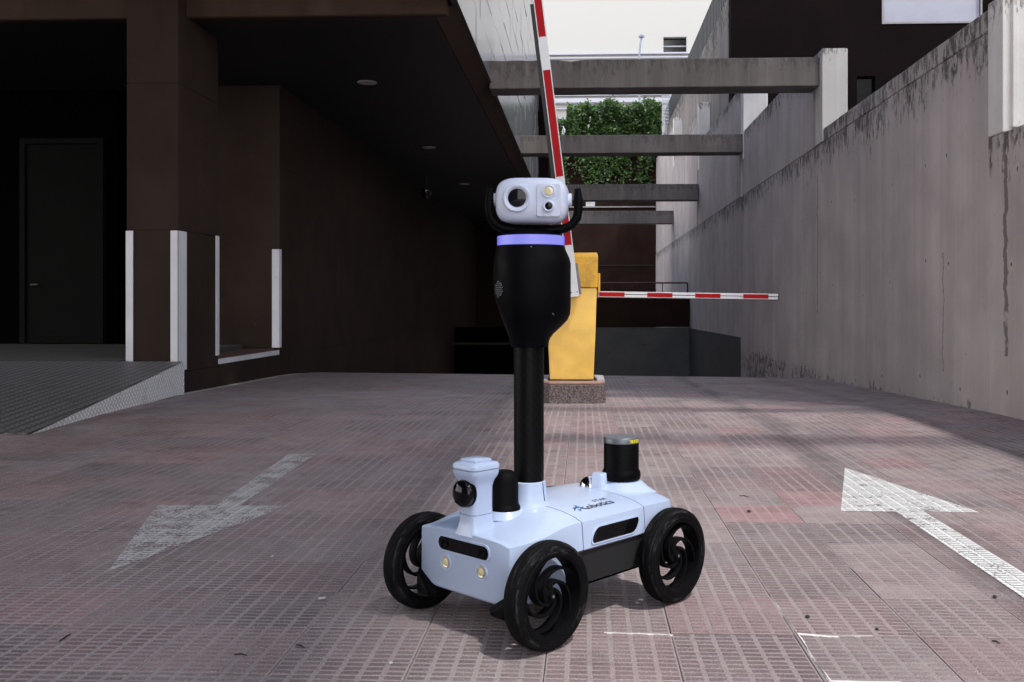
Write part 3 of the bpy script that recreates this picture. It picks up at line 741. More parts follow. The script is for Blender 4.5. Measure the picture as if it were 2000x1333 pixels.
m = MB(); m.box(-40, -7.9, 16, 16.4, -.5, ZS); m.build('lobby_wall', M_BLACKVOID, lb, world=True); m = MB(); m.box(-9.0, -5.76, 17.5, 17.9, -.5, ZS); m.build('lobby_wall', M_BLACKVOID, lb, world=True)
m = MB(); m.box(-9.42, -8.18, 15.9, 15.98, .36, 3.72); dr = m.build('door', M_DOOR, lb, world=True, bevel=.01)
m = MB(); m.box(-9.52, -9.43, 15.86, 15.99, .36, 3.82); m.box(-8.17, -8.08, 15.86, 15.99, .36, 3.82); m.box(-9.43, -8.17, 15.86, 15.99, 3.73, 3.82); sub(m, 'door_frame', plain('door frame', (.008, .008, .008), .8, spec=.05), dr)
m = MB(); m.tube([(-9.3, 15.85, 1.35), (-9.3, 15.82, 1.35), (-9.18, 15.82, 1.35)], .014, 6); sub(m, 'handle', M_ZINC, dr)
m = MB(); m.box(-40, -5.67, 11.32, 16, -.6, .345); m.build('platform', plain('dark platform concrete', (.06, .055, .05), .9, bump=.3), lb, world=True)
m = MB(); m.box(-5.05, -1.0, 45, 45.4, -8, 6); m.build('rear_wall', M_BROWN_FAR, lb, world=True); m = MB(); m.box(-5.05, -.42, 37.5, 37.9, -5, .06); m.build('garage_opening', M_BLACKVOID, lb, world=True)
for px, py in ((717, 162), (838, 289), (907, 360)):
    D = (ZS-.006-H)*F/(PY-py); p = at(px, py, D)
    m = MB(); m.lathe([(.085, -.002), (.13, -.014), (.155, -.010), (.16, 0)], 24, M=Matrix.Translation((p.x, p.y, ZS)))
    d_l = m.build('downlight', plain('unlit downlight trim', (.42, .38, .36), .5), lb, world=True, smooth=True)
    m = MB(); m.lathe([(.02, -.006), (.10, -.0165), (.115, -.012)], 20, M=Matrix.Translation((p.x, p.y, ZS))); sub(m, 'lamp_glass', plain('unlit lamp glass', (.45, .42, .40), .3), d_l)
sc_ = thing('security_camera', tuple(at(832, 366, 27.5)), 'small dark security camera hanging under the left soffit', 'camera')
p = at(832, 378, 27.5)
m = MB(); m.tube([(p.x, p.y, ZS), (p.x, p.y, p.z+.1)], .03, 8); m.build('bracket', M_RUBBER, sc_, world=True)
m = MB(); m.lathe([(.02, -.16), (.11, -.12), (.15, 0), (.15, .1), (.10, .13)], 14, M=Matrix.Translation((p.x, p.y, p.z))); m.build('dome', plain('smoked camera dome', (.01, .01, .012), .1), sc_, world=True, smooth=True)

ramp_ = thing('access_ramp', (-6, 9.5, 0), 'chequer plate metal access ramp at the lower left with pale side skirt', 'ramp')
m = MB(); m.loft([[(-13, 7.45, .004), (-4.42, 7.50, .004), (-4.42, 7.50, .012), (-13, 7.45, .012)], [(-13, 11.31, .337), (-4.80, 11.31, .337), (-4.80, 11.31, .347), (-13, 11.31, .347)]]); m.build('deck_plate', M_PLATE, ramp_, world=True)
m = MB(); m.add([(-4.415, 7.52, -.002), (-4.79, 11.31, -.04), (-4.79, 11.31, .335), (-4.46, 7.6, -.002), (-4.83, 11.31, -.04), (-4.83, 11.31, .333)], [(0, 1, 2), (3, 5, 4), (0, 3, 4, 1), (1, 4, 5, 2), (2, 5, 3, 0)]); m.build('skirt', M_SKIRT, ramp_, world=True)
m = MB(); m.box(-4.87, -4.79, 11.32, 11.36, -.05, .33); m.build('end_plate', M_SKIRT, ramp_, world=True)

# ------------------------------------------------------------------ barrier
ki = thing('kerb_island', (-.13, 10.9, g(0, 10.9)), 'low dark aggregate kerb block under the yellow barrier cabinet', 'kerb block')
kp = [(-.50, 10.55), (-.37, 10.38), (.13, 10.38), (.24, 10.47), (.24, 11.3), (.12, 11.45), (-.40, 11.45), (-.50, 11.3)]
m = MB(); m.prism(kp, -.2, .165); m.build('kerb_stone', M_KERB, ki, world=True, bevel=.012, bseg=2)
kq = [(-.49, 10.56), (-.365, 10.39), (.125, 10.39), (.232, 10.475), (.232, 10.60), (-.49, 10.60)]
m = MB(); m.prism(kq, .167, .192); m.build('capping_slab', M_KERBTOP, ki, world=True, bevel=.006, bseg=1)
for q in ([(.145, 10.61), (.232, 10.61), (.232, 10.93), (.145, 10.93)], [(.145, 10.94), (.232, 10.94), (.232, 11.30), (.12, 11.43), (.10, 11.43)], [(-.49, 10.61), (-.40, 10.61), (-.40, 11.40), (-.49, 11.28)]):
    m = MB(); m.prism(q, .167, .20); m.build('capping_stone', M_KERBSTONE, ki, world=True, bevel=.008, bseg=1)
bg_ = thing('parking_barrier', (-.13, 10.9, .19), 'yellow parking barrier cabinet with a raised red and white arm', 'barrier')
m = MB()
def rect(x0, x1, y0, y1, z): return [(x0, y0, z), (x1, y0, z), (x1, y1, z), (x0, y1, z)]
m.loft([rect(-.375, .108, 10.68, 11.08, .195), rect(-.40, .132, 10.66, 11.10, .75), rect(-.40, .145, 10.66, 11.10, 1.215)])
m.build('cabinet', M_YELLOW, bg_, world=True, bevel=.012, bseg=3)
m = MB(); m.loft([rect(-.405, .155, 10.65, 11.11, 1.218), rect(-.405, .158, 10.65, 11.11, 1.56), rect(-.395, .148, 10.67, 11.09, 1.605)])
m.build('cabinet_cover', M_YELLOW2, bg_, world=True, bevel=.010, bseg=3)
m = MB(); m.box(.159, .185, 10.78, 10.98, 1.17, 1.38); m.build('side_plate', M_YELLOW2, bg_, world=True, bevel=.006)
# raised arm: local frame along its length
A0 = at(1122.5, 580, 10.52); A1 = at(1050.5, 0, 10.50); ax = (A1-A0).normalized()
sd = Vector((ax.z, 0, -ax.x)).normalized(); fw_ = ax.cross(sd).normalized()
if fw_.y > 0: fw_ = -fw_
MA = Matrix(((sd.x, -fw_.x, ax.x, A0.x), (sd.y, -fw_.y, ax.y, A0.y), (sd.z, -fw_.z, ax.z, A0.z), (0, 0, 0, 1)))
LEN = 4.3; hw = .050
def s_at(py): return (580-py)/580*(A1-A0).length
m = MB(); m.prism([(-hw, 0), (hw, 0), (hw, .045), (-hw, .045)], 0, LEN, M=MA); arm = m.build('arm', M_ARMWHITE, bg_, world=True, bevel=.004, bseg=2)
for y0, y1 in ((479, 415), (345, 137), (72, -58), (-124, -165)):
    m = MB(); m.box(-hw+.011, hw-.011, -.003, -.0005, s_at(y0), s_at(y1), M=MA); sub(m, 'red_band', M_RED, arm)
m = MB(); m.box(-hw-.042, -hw-.002, .012, .042, .25, s_at(6), M=MA); sub(m, 'rubber_strip', M_RUBBER, arm)
for sx, sz in ((-.032, .05), (.032, .05), (.030, .66), (-.032, .66)):
    m = MB(); m.lathe([(.007, 0), (.007, .004), (.003, .006)], 8, M=MA @ Matrix.Translation((sx, 0, sz)) @ Matrix.Rotation(R(90), 4, 'X')); sub(m, 'bolt', M_RUBBER, arm)
m = MB(); m.box(hw+.001, hw+.028, .0, .09, .02, .36, M=MA); m.box(-.03, .06, .046, .14, .05, .30, M=MA); m.build('arm_bracket', M_ZINC, bg_, world=True, bevel=.004)
# lowered arm of the other lane
ba = thing('barrier_arm', tuple(at(1168, 580, 11.0)), 'slim horizontal red and white barrier arm reaching right from the yellow cabinet', 'barrier arm')
B0, B1 = at(1168.5, 575, 11.0), at(1520, 580, 11.0)
bx = (B1-B0).normalized(); bu = Vector((-bx.z, 0, bx.x)).normalized(); bf = bx.cross(bu)
MBt = Matrix(((bx.x, bu.x, bf.x, B0.x), (bx.y, bu.y, bf.y, B0.y), (bx.z, bu.z, bf.z, B0.z), (0, 0, 0, 1)))
BL = (B1-B0).length; sgn = -1 if bf.y > 0 else 1    # face towards the viewer
bo = tag(None or ba, None)
def bbox(name, x0, x1, u0, u1, f0, f1, mt, par=None, **k):
    m = MB(); m.box(x0, x1, u0, u1, min(sgn*f0, sgn*f1), max(sgn*f0, sgn*f1), M=MBt)
    if par: return sub(m, name, mt, par)
    return m.build(name, mt, ba, world=True, **k)
up_ = bbox('arm_profile', 0, BL, .004, .033, 0, -.04, M_ARMWHITE, bevel=.003); lo_ = bbox('arm_profile', 0, BL, -.033, -.004, 0, -.04, M_ARMWHITE, bevel=.003)
bbox('arm_core', 0, BL, -.0035, .0035, -.006, -.03, M_RUBBER)
for k in range(4):
    x = (1170.5+k*93.7-1168.5)/351.5*BL; bbox('red_band', x, x+.288, -.024, .024, .003, .0005, M_RED)
bbox('end_cap', BL+.001, BL+.012, -.034, .034, .001, -.041, M_RUBBER); bbox('rubber_strip', 0, BL, -.042, -.034, -.005, -.035, M_RUBBER)
bbox('mount', -.035, .012, -.045, .045, -.041, -.10, M_ZINC)

# ------------------------------------------------------------------ robot
UA = math.atan2(.724, .69)
cx, cy = cam2w(.017+.0087, 3.379-.0083)
RB = thing('security_robot', (cx, cy, .001), 'white four wheeled security robot with a tall black mast and camera head', 'robot', rz=UA+TH)
def _wp():
    b = NB('white lacquer'); O = b.obj()
    n = b.noise(O, 14, 5, .7)
    c = b.mix(b.ramp(n, .6, .8, 0, .03), (.435, .525, .70), (.40, .46, .58))
    sp = b.ramp(b.noise(O, 90, 2), .78, .80, 0, .25)
    c = b.mix(sp, c, (.3, .3, .3))
    b.bump(b.noise(O, 600, 2), .02, .001)
    return b.set(color=c, rough=.30, coat=.2, coat_r=.12, spec=.4)
M_SHELL = _wp()
M_HEADW = plain('satin white plastic', (.61, .67, .81), .42, var=.02, scale=9, bump=.02, bscale=500)
M_BLK = plain('satin black plastic', (.0014, .0014, .0022), .5, var=.2, scale=14, bump=.04, bscale=500, spec=.5, ior=1.16)
M_BLKM = plain('matt black plastic', (.0026, .0026, .0034), .6, var=.2, scale=14, bump=.05, bscale=500, spec=.5, ior=1.18)
M_GLOSS = plain('gloss black glass', (.003, .003, .004), .07, var=.1, spec=.28)
M_SILVER = plain('brushed silver', (.15, .16, .18), .42, metal=.55, var=.06, scale=20)
M_CHROME = plain('chrome dome', (.62, .62, .66), .06, metal=1., var=.05)
M_LENSG = plain('smoked lens glass', (.006, .007, .011), .08, var=.2, spec=.3)
M_SEAM = plain('seam shadow gap rubber', (.006, .006, .007), .8)
def _led():
    b = NB('light band'); O = b.obj()
    r_ = b.nt.nodes.new('ShaderNodeLayerWeight'); r_.inputs['Blend'].default_value = .32
    c = b.mix(b.ramp(r_.outputs['Facing'], .35, .98), (.30, .31, 1.0), (.075, .065, .95))
    return b.set(color=(.06, .06, .16), emit=c, emit_s=.30, rough=.4)
M_LED = _led()
def _carbon():
    b = NB('carbon fibre twill'); O = b.obj(); x, y, z = b.xyz(O)
    an = b.math('ARCTAN2', y, x)
    u = b.math('MULTIPLY', an, 11.0); v = b.math('MULTIPLY', z, 210.0)
    s_ = b.math('SINE', b.math('ADD', u, v))
    k = b.ramp(s_, -.2, .6)
    c = b.mix(k, (.0018, .0018, .002), (.0034, .0034, .0038))
    return b.set(color=c, rough=b.ramp(k, 0, 1, .5, .38), coat=.03, coat_r=.1, spec=.12)

M_CARBON = _carbon()
def _tyre():
    b = NB('dusty tyre rubber'); O = b.obj(); x, y, z = b.xyz(O)
    an = b.math('DIVIDE', b.math('ARCTAN2', z, x), 2*math.pi/26)
    f = b.math('FRACT', b.math('ADD', an, 40.0)); gr = b.math('LESS_THAN', f, .045)
    rr = b.math('POWER', b.math('ADD', b.math('MULTIPLY', x, x), b.math('MULTIPLY', z, z)), .5)
    n = b.noise(b.comb(b.math('MULTIPLY', an, .22), b.math('MULTIPLY', y, 55), b.math('MULTIPLY', rr, 20)), 1.6, 8, .75)
    c = b.mix(b.ramp(n, .52, .74, 0, .85), (.0030, .0030, .0036), (.075, .073, .078))
    edge = b.math('MULTIPLY', b.math('MULTIPLY', gr, b.math('GREATER_THAN', b.math('ABSOLUTE', y), .012)), 1.0)
    c = b.mix(edge, c, (.003, .003, .003)); b.bump(b.math('ADD', edge, b.math('MULTIPLY', b.noise(O, 160, 3), -.15)), .5, -.003)
    b.bsdf.inputs['IOR'].default_value = 1.2
    return b.set(color=c, rough=.72)
M_TYRE = _tyre()

def zc(a):   # crown height of the shells
    t = sstep(a, -.42, -.10); return .324 + .048*t - .012*sstep(a, .22, .42)
def ze(a):   # side edge height
    return .314 + .031*sstep(a, -.36, -.12) - .004*sstep(a, .3, .42)
def hwid(a):
    return .219 + .016*sstep(a, -.38, -.26) + .006*sstep(a, -.16, -.10) - .006*sstep(a, .18, .26) - .010*sstep(a, .36, .42)
def zb(a):
    if a < -.37: return .116
    return .116 + .125*sstep(a, -.20, -.13)
def top_z(a, b):
    h = hwid(a); t = min(1, abs(b)/h); return ze(a) + (zc(a)-ze(a))*(1-t**2.6)
def sidewall(a, z):
    h = hwid(a); zl, zt = zb(a)+.012, ze(a)-.014; fl = .012 if a > -.14 else 0.
    return -h-fl*.4 + (fl*.4+.002)*(z-zl)/(zt-zl)
def section(a, off=0.0, front=0.0):
    h = hwid(a); q = []
    zl = zb(a)
    fl = .012 if a > -.14 else .0           # mid panel leans out towards its foot
    q.append((a, -h+.018-fl*.5, zl)); q.append((a, -h-fl*.4, zl+.012)); q.append((a, sidewall(a, (zl+ze(a))/2), (zl+ze(a))/2)); q.append((a, -h+.002, ze(a)-.014))
    for i in range(0, 13):
        b = -h*(1-i/6.0)*(.985); q.append((a, b, top_z(a, b)-(.005 if i in (0, 12) else 0)))
    q.append((a, h-.002, ze(a)-.014)); q.append((a, -sidewall(a, (zl+ze(a))/2), (zl+ze(a))/2)); q.append((a, h+fl*.4, zl+.012)); q.append((a, h-.018+fl*.5, zl))
    return q
def shell(name, a0, a1, n, nose=False, tail=False):
    secs = []
    for i in range(n+1):
        a = a0+(a1-a0)*i/n; secs.append(section(a))
    def inset(sec, a, k, dz):
        zmid = sum(p[2] for p in sec)/len(sec)
        return [(a, p[1]*k, zmid+(p[2]-zmid)*dz) for p in sec]
    if nose:
        s0_ = section(a0); secs[0] = inset(s0_, a0+.004, .994, .985)
        secs = [inset(s0_, a0-.007, .955, .90), inset(s0_, a0-.004, .976, .95)] + secs
    if tail:
        s0_ = section(a1); secs[-1] = inset(s0_, a1-.004, .995, .985)
        secs += [inset(s0_, a1+.004, .975, .94), inset(s0_, a1+.009, .95, .88)]
    m = MB(); m.loft(secs)
    return m.build(name, M_SHELL, RB, smooth=True)
shell('front_shell', -.398, -.1045, 16, nose=True)
shell('middle_shell', -.1005, .228, 16)
shell('rear_shell', .232, .405, 10, tail=True)
m = MB(); 
secs = []
for i in range(9):
    a = -.35+.73*i/8; h = hwid(a)-.006
    secs.append([(a, -h, .14), (a, h, .14)] + [(a, h*(1-k/4), top_z(a, h*(1-k/4))-.006) for k in range(9)])
m.loft(secs); m.build('seam_gasket', M_SEAM, RB)
# black chassis tub between the wheels
m = MB(); m.loft([[(-.20, -.21, .118), (-.20, .21, .118), (-.20, .216, .238), (-.20, -.216, .238)], [(.36, -.205, .118), (.36, .205, .118), (.36, .212, .238), (.36, -.212, .238)]])
ch = m.build('chassis', plain('matt chassis paint', (.0008, .0008, .0010), .9, var=.2, scale=14, ior=1.02, spec=0.), RB, bevel=.008, bseg=2)
for a in (-.02, .075, .17): 
    for z in (.132, .222):
        m = MB(); m.lathe([(.0035, 0), (.003, .002), (.001, .0025)], 8, M=Matrix.Translation((a, -.2155+(.004 if z < .2 else 0), z)) @ Matrix.Rotation(R(90), 4, 'X')); o = m.build('screw', M_ZINC, None); o.parent = ch
# side grille
def rrect(cx_, cz_, hw_, hh, r, n=5, skew=0.):
    q = []
    for sx, sz, t0 in ((1, -1, -90), (1, 1, 0), (-1, 1, 90), (-1, -1, 180)):
        for k in range(n+1):
            t = R(t0+90*k/n); z = sz*(hh-r)+r*math.sin(t); x = sx*(hw_-r)+r*math.cos(t)
            q.append((cx_+x+skew*z, cz_+z))
    return q
def side_outline(pts, off): return [(a, sidewall(a, z)-off, z) for a, z in pts]
def gril(pts0, pts1, pts2):
    m = MB(); n = len(pts0)
    m.loft([side_outline(pts0, -.001), side_outline(pts0, .0035), side_outline(pts1, .0035), side_outline(pts1, .0005)], caps=False)
    gr_ = m.build('side_grille', M_SHELL, RB, smooth=True)
    m = MB(); v = side_outline(pts1, .0016); m.add(v, [tuple(range(n))]); o = m.build('grille_back', M_GLOSS, None); o.parent = gr_
    for k in range(6):
        z = .274 + k*.0065
        m = MB(); x0, x1 = .0-.040+k*.003, .165+k*.003
        m.loft([[(x, sidewall(x, z+dz)-of, z+dz) for dz, of in ((-.0014, .0018), (-.0014, .0030), (.0014, .0030), (.0014, .0018))] for x in (x0+(x1-x0)*i/6 for i in range(7))])
        o = m.build('slat', M_BLKM, None); o.parent = gr_
g0 = rrect(.066, .290, .124, .0285, .024, skew=.6); g1 = rrect(.066, .290, .119, .0245, .0215, skew=.6)
gril(g0, g1, None)
# front sensor slot and lamps
AF = -.4055
def front_poly(name, pts, a0, a1, mt, par=RB, **k):
    m = MB(); m.loft([[(a0, b, z) for b, z in pts], [(a1, b, z) for b, z in pts]]); o = m.build(name, mt, None, **k); o.parent = par; return o
m = MB(); p0_, p1_ = rrect(0, .273, .126, .0275, .025, 8), rrect(0, .273, .120, .0215, .0205, 8)
m.loft([[(AF+.002, b, z) for b, z in p0_], [(AF-.003, b, z) for b, z in p0_], [(AF-.003, b, z) for b, z in p1_], [(AF+.001, b, z) for b, z in p1_]], caps=False)
fs_ = m.build('front_sensor', M_SHELL, RB, smooth=True)
front_poly('sensor_window', p1_, AF-.0015, AF+.002, M_GLOSS, fs_)
for b in (-.092, .088):
    m = MB(); m.lathe([(.017, 0), (.0165, .003), (.012, .0035), (.009, .0015), (.002, .001)], 20, M=Matrix.Translation((AF-.0015, b, .273)) @ Matrix.Rotation(R(-90), 4, 'Y')); o = m.build('sensor_lens', M_BLK, None, smooth=True); o.parent = fs_
M_REFL = plain('lamp reflector', (.62, .60, .52), .25, metal=.5, var=.2, scale=60)
M_PHOS = plain('warm led chip', (.70, .62, .34), .4, var=.1, scale=40)
M_CLEAR = plain('lamp bezel', (.5, .52, .55), .2, metal=.3, var=.1)
for b in (-.085, .085):
    MT = Matrix.Translation((AF, b, .212)) @ Matrix.Rotation(R(-90), 4, 'Y')
    m = MB(); m.lathe([(.0285, -.003), (.0280, .0022), (.025, .0030), (.0215, .0018), (.0215, -.001)], 28, M=MT, caps=False); hl = m.build('headlight', M_SHELL, RB, smooth=True)
    m = MB(); m.lathe([(.0208, .0004), (.0205, .0022), (.0185, .0026), (.013, .0010), (.0125, .0005)], 24, M=MT); o = m.build('bezel', M_REFL, None, smooth=True); o.parent = hl
    m = MB(); m.lathe([(.012, .0008), (.010, .0022), (.004, .0030)], 16, M=MT); o = m.build('led', M_PHOS, None, smooth=True); o.parent = hl
# black bumper feet at the lower front corners
for s in (-1, 1):
    m = MB(); 
    m.loft([[(-.428, s*.206, .128), (-.428, s*.150, .104), (-.428, s*.150, .092), (-.428, s*.206, .092)],
            [(-.415, s*.222, .172), (-.412, s*.128, .112), (-.412, s*.128, .088), (-.415, s*.222, .088)],
            [(-.330, s*.222, .180), (-.330, s*.128, .124), (-.330, s*.128, .090), (-.330, s*.222, .090)]])
    m.build('bumper', M_BLK, RB, bevel=.008, bseg=3)

# wheels
WR = .165
def make_wheel(mirror):
    wh = empty('wheel', (0, 0, 0), parent=RB)
    Mx = Matrix.Rotation(R(90), 4, 'X')    # lathe axis z -> -y (outside is -y)
    if mirror: Mx = Matrix.Rotation(R(-90), 4, 'X')
    prof = [(.124, -.030), (.131, -.0330), (.1345, -.0330), (.136, -.0315), (.148, -.0335), (.1555, -.0315), (.1610, -.0255), (.1637, -.016), (.165, 0), (.1637, .016), (.1610, .0255), (.1555, .0315), (.148, .0335), (.136, .0315), (.1345, .0330), (.131, .0330), (.124, .030), (.1215, .020), (.1215, -.020)]
    m = MB(); m.lathe(prof, 72, M=Mx, closed=True); o = m.build('tyre', M_TYRE, None, smooth=True); o.parent = wh
    rp_ = [(.1230, -.028), (.1270, -.0315), (.1270, -.0335), (.1185, -.031), (.1160, -.022), (.1155, .018), (.1185, .031), (.1270, .0335), (.1270, .0315), (.1230, .028)]
    m = MB(); m.lathe(rp_, 64, M=Mx, closed=True); o = m.build('rim', M_BLKM, None, smooth=True); o.parent = wh
    m = MB(); m.lathe([(.010, -.030), (.030, -.026), (.030, .004), (.026, .012), (.013, .016), (.012, .024), (.006, .026)], 28, M=Mx); o = m.build('hub', M_BLKM, None, smooth=True); o.parent = wh
    m = MB(); m.lathe([(.005, .024), (.0048, .0275), (.0025, .028)], 10, M=Mx); o = m.build('axle_bolt', M_ZINC, None); o.parent = wh
    for k in range(5):
        m = MB(); secs = []
        n = 14
        for i in range(n+1):
            t = i/n; r = .024 + (.1185-.024)*t**1.15; an = R(72*k + 205 - 165*t**.82)
            r2 = .024 + (.1185-.024)*min(1, t+.03)**1.15; an2 = R(72*k+205-165*min(1, t+.03)**.82)
            r1 = .024 + (.1185-.024)*max(0, t-.03)**1.15; an1 = R(72*k+205-165*max(0, t-.03)**.82)
            tx, tz = r2*math.cos(an2)-r1*math.cos(an1), r2*math.sin(an2)-r1*math.sin(an1); l = math.hypot(tx, tz)
            nx_, nz_ = -tz/l, tx/l; th = .0034 + .0022*(1-t)
            x, z = r*math.cos(an), r*math.sin(an); wd = .0155
            secs.append([(x+nx_*th, -wd-.002, z+nz_*th), (x-nx_*th, -wd-.002, z-nz_*th), (x-nx_*th, wd, z-nz_*th), (x+nx_*th, wd, z+nz_*th)])
        m.loft(secs, M=Matrix.Scale(-1, 4, (0, 1, 0)) if mirror else None); o = m.build('spoke', M_BLKM, None, bevel=.002, bseg=2, smooth=True); o.parent = wh
    return wh
def copy_wheel(src):
    c = src.copy(); COL.objects.link(c); c.parent = RB
    for ch_ in src.children:
        d = ch_.copy(); COL.objects.link(d); d.parent = c
    return c
wl = make_wheel(False); wl.location = (-.323, -.291, WR); wl.rotation_euler = (0, R(20), 0)
wl2 = copy_wheel(wl); wl2.location = (.323, -.291, WR); wl2.rotation_euler = (0, R(-12), 0)
wr = make_wheel(True); wr.location = (-.323, .291, WR); wr.rotation_euler = (0, R(40), 0)
wr2 = copy_wheel(wr); wr2.location = (.323, .291, WR); wr2.rotation_euler = (0, R(5), 0)
for a in (-.323, .323):
    m = MB(); m.tube([(a, -.262, WR), (a, .262, WR)], .018, 12); m.build('axle', M_BLKM, RB, smooth=True)

# mast
MA_, MD = -.106, 0.0
TM_ = Matrix.Translation((MA_, 0, 0))
m = MB(); m.lathe([(.090, .352), (.074, .366), (.066, .385), (.061, .415), (.058, .446), (.054, .449)], 40, M=TM_); m.build('mast_collar', M_SHELL, RB, smooth=True)
m = MB(); m.loft([[(-.0012, -.0555, .4475), (.0012, -.0555, .4475), (.0012, -.0592, .4475), (-.0012, -.0592, .4475)], [(-.0012, -.0590, .4150), (.0012, -.0590, .4150), (.0012, -.0622, .4150), (-.0012, -.0622, .4150)], [(-.0012, -.064, .386), (.0012, -.064, .386), (.0012, -.0675, .386), (-.0012, -.0675, .386)]], M=TM_ @ Matrix.Rotation(R(8), 4, 'Z')); m.build('collar_seam', M_SEAM, RB)
m = MB(); m.lathe([(.0515, .448), (.0515, .925)], 48, M=TM_); m.build('mast', M_CARBON, RB, origin=(MA_, 0, .6), smooth=True)
pf = [(.060, .905), (.0615, .922), (.066, .935), (.078, .951), (.104, .975), (.124, .995), (.134, 1.016), (.1365, 1.040), (.1365, 1.19), (.131, 1.210), (.119, 1.236), (.116, 1.2495)]
TL = [(1.2495, .116), (1.236, .119), (1.21, .126), (1.16, .128), (1.10, .127), (1.06, .120), (1.02, .106), (.98, .091), (.94, .076), (.905, .066)]
def left_r(z):
    for (za, ra), (zb_, rb) in zip(TL, TL[1:]):
        if zb_ <= z <= za: return rb+(ra-rb)*(z-zb_)/(za-zb_)
    return TL[-1][1] if z < .95 else TL[0][1]
zz = [z for r__, z in pf]; zs = []
for a_1, b_1 in zip(zz, zz[1:]):
    k_ = max(1, int((b_1-a_1)/.02)); zs += [a_1+(b_1-a_1)*q/k_ for q in range(k_)]
zs.append(zz[-1]); secs = []
for z in zs:
    rR = next(ra+(rb-ra)*(z-za)/(zb_-za) for (ra, za), (rb, zb_) in zip(pf, pf[1:]) if za-1e-9 <= z <= zb_+1e-9); rL = left_r(z); q = []
    for i in range(64):
        t = 2*math.pi*i/64; c, d = math.cos(t), math.sin(t); c = math.copysign(abs(c)**.90, c); d = math.copysign(abs(d)**.90, d)
        q.append(((rR if c > 0 else rL)*c, (rR+rL)/2*d, z))
    secs.append(q)
m = MB(); m.loft(secs, M=TM_ @ Matrix.Rotation(-UA, 4, 'Z') @ Matrix.Translation((.007, 0, 0))); tor = m.build('torso', M_BLK, RB, smooth=True)
CAMF = TM_ @ Matrix.Rotation(-UA, 4, 'Z') @ Matrix.Translation((.007, 0, 0))       # frame with -y towards the viewer
def robpart(m, name, mt, par=RB, **k):
    o = m.build(name, mt, None, **k); o.parent = par; return o
for (x, z) in ((.002, 1.238), (-.055, 1.165), (.075, 1.02), (-.052, 1.085), (.085, 1.10)):
    rr = .1175 if z > 1.2 else .1275 if z < 1.03 else .1315
    y = -math.sqrt(max(1e-4, rr*rr-x*x))
    an = math.atan2(x, -y)
    m = MB(); m.lathe([(.0048, 0), (.0045, .0022), (.0022, .0028), (.0018, .0012)], 12, M=CAMF @ Matrix.Translation((x, y+.002, z)) @ Matrix.Rotation(an, 4, 'Z') @ Matrix.Rotation(R(90), 4, 'X'))
    robpart(m, 'screw', M_SILVER if z > 1.2 else M_ZINC if z < 1.03 else M_BLK, tor, smooth=True)
m = MB()
for i in range(6):
    for j in range(9):
        an = R(-60+i*3.0+(1.5 if j % 2 else 0)); z = 1.075+j*.0065; r_ = .1362
        if (i-2.5)**2/9+(j-4)**2/20 > 1: continue
        x, y = r_*math.sin(an), -r_*math.cos(an)
        m.lathe([(.0019, 0), (.0015, .0009)], 6, M=CAMF @ Matrix.Translation((x*1.002, y*1.002, z)) @ Matrix.Rotation(an, 4, 'Z') @ Matrix.Rotation(R(90), 4, 'X'))
o = robpart(m, 'speaker_holes', M_ZINC, tor); o['kind'] = 'stuff'
m = MB(); m.lathe([(.112, 1.2500), (.1155, 1.2515), (.1155, 1.2815), (.112, 1.2830)], 56, M=CAMF); m.build('light_ring', M_LED, RB, smooth=True)
# yoke
m = MB(); m.lathe([(.108, 1.2835), (.096, 1.290), (.070, 1.300), (.060, 1.306)], 40, M=CAMF); robpart(m, 'neck', M_BLK, smooth=True)
pts = [(-.1495, 1.445), (-.1520, 1.41), (-.1525, 1.375), (-.147, 1.345), (-.130, 1.322), (-.105, 1.309), (-.06, 1.303), (0, 1.302)]
pts = pts + [(-x, z) for x, z in pts[-2::-1]]
secs = []
for i, (x, z) in enumerate(pts):
    x2, z2 = pts[min(i+1, len(pts)-1)]; x1, z1 = pts[max(i-1, 0)]; tx, tz = x2-x1, z2-z1; l = math.hypot(tx, tz); nx_, nz_ = -tz/l, tx/l
    e = 1.0 if 0 < i < len(pts)-1 else .72
    hh = .0155*e; dd = .030*e; q = []
    for k in range(16):
        t = 2*math.pi*k/16; c, s_ = math.cos(t), math.sin(t)
        c = math.copysign(abs(c)**.6, c); s_ = math.copysign(abs(s_)**.6, s_)
        q.append((x+nx_*hh*c, dd*s_, z+nz_*hh*c))
    secs.append(q)
m = MB(); m.loft(secs, M=CAMF @ Matrix.Translation((.010, 0, 0))); robpart(m, 'yoke', M_BLK, smooth=True)
# head
HZ = 1.402
HM = CAMF @ Matrix.Translation((.006, 0, HZ)) @ Matrix.Rotation(R(-5), 4, 'Z') @ Matrix.Rotation(R(3), 4, 'X') @ Matrix.Rotation(R(.8), 4, 'Y')
m = MB(); secs = []; nu, nv = 48, 28
def sp(v, e): return math.copysign(abs(v)**e, v)
for j in range(nv+1):
    ph = -math.pi/2+math.pi*j/nv; ph = max(-math.pi/2+.02, min(math.pi/2-.02, ph)); q = []
    for i in range(nu):
        t = 2*math.pi*i/nu
        q.append((.1235*sp(math.cos(ph), .42)*sp(math.cos(t), .50), .088*sp(math.cos(ph), .42)*sp(math.sin(t), .50), .0785*sp(math.sin(ph), .62)))
    secs.append(q)
m.loft(secs, M=HM); hdm = robpart(m, 'head', M_HEADW, smooth=True)
FR = -.088
def hm(x, z, y=FR): return HM @ Matrix.Translation((x, y, z)) @ Matrix.Rotation(R(90), 4, 'X')
m = MB(); m.lathe([(.0470, -.006), (.0465, .004), (.0445, .0080), (.0405, .0085), (.0350, .0050), (.0305, .0005), (.0300, -.004)], 44, M=hm(-.044, .007), caps=False); robpart(m, 'lens_bezel', M_HEADW, hdm, smooth=True)
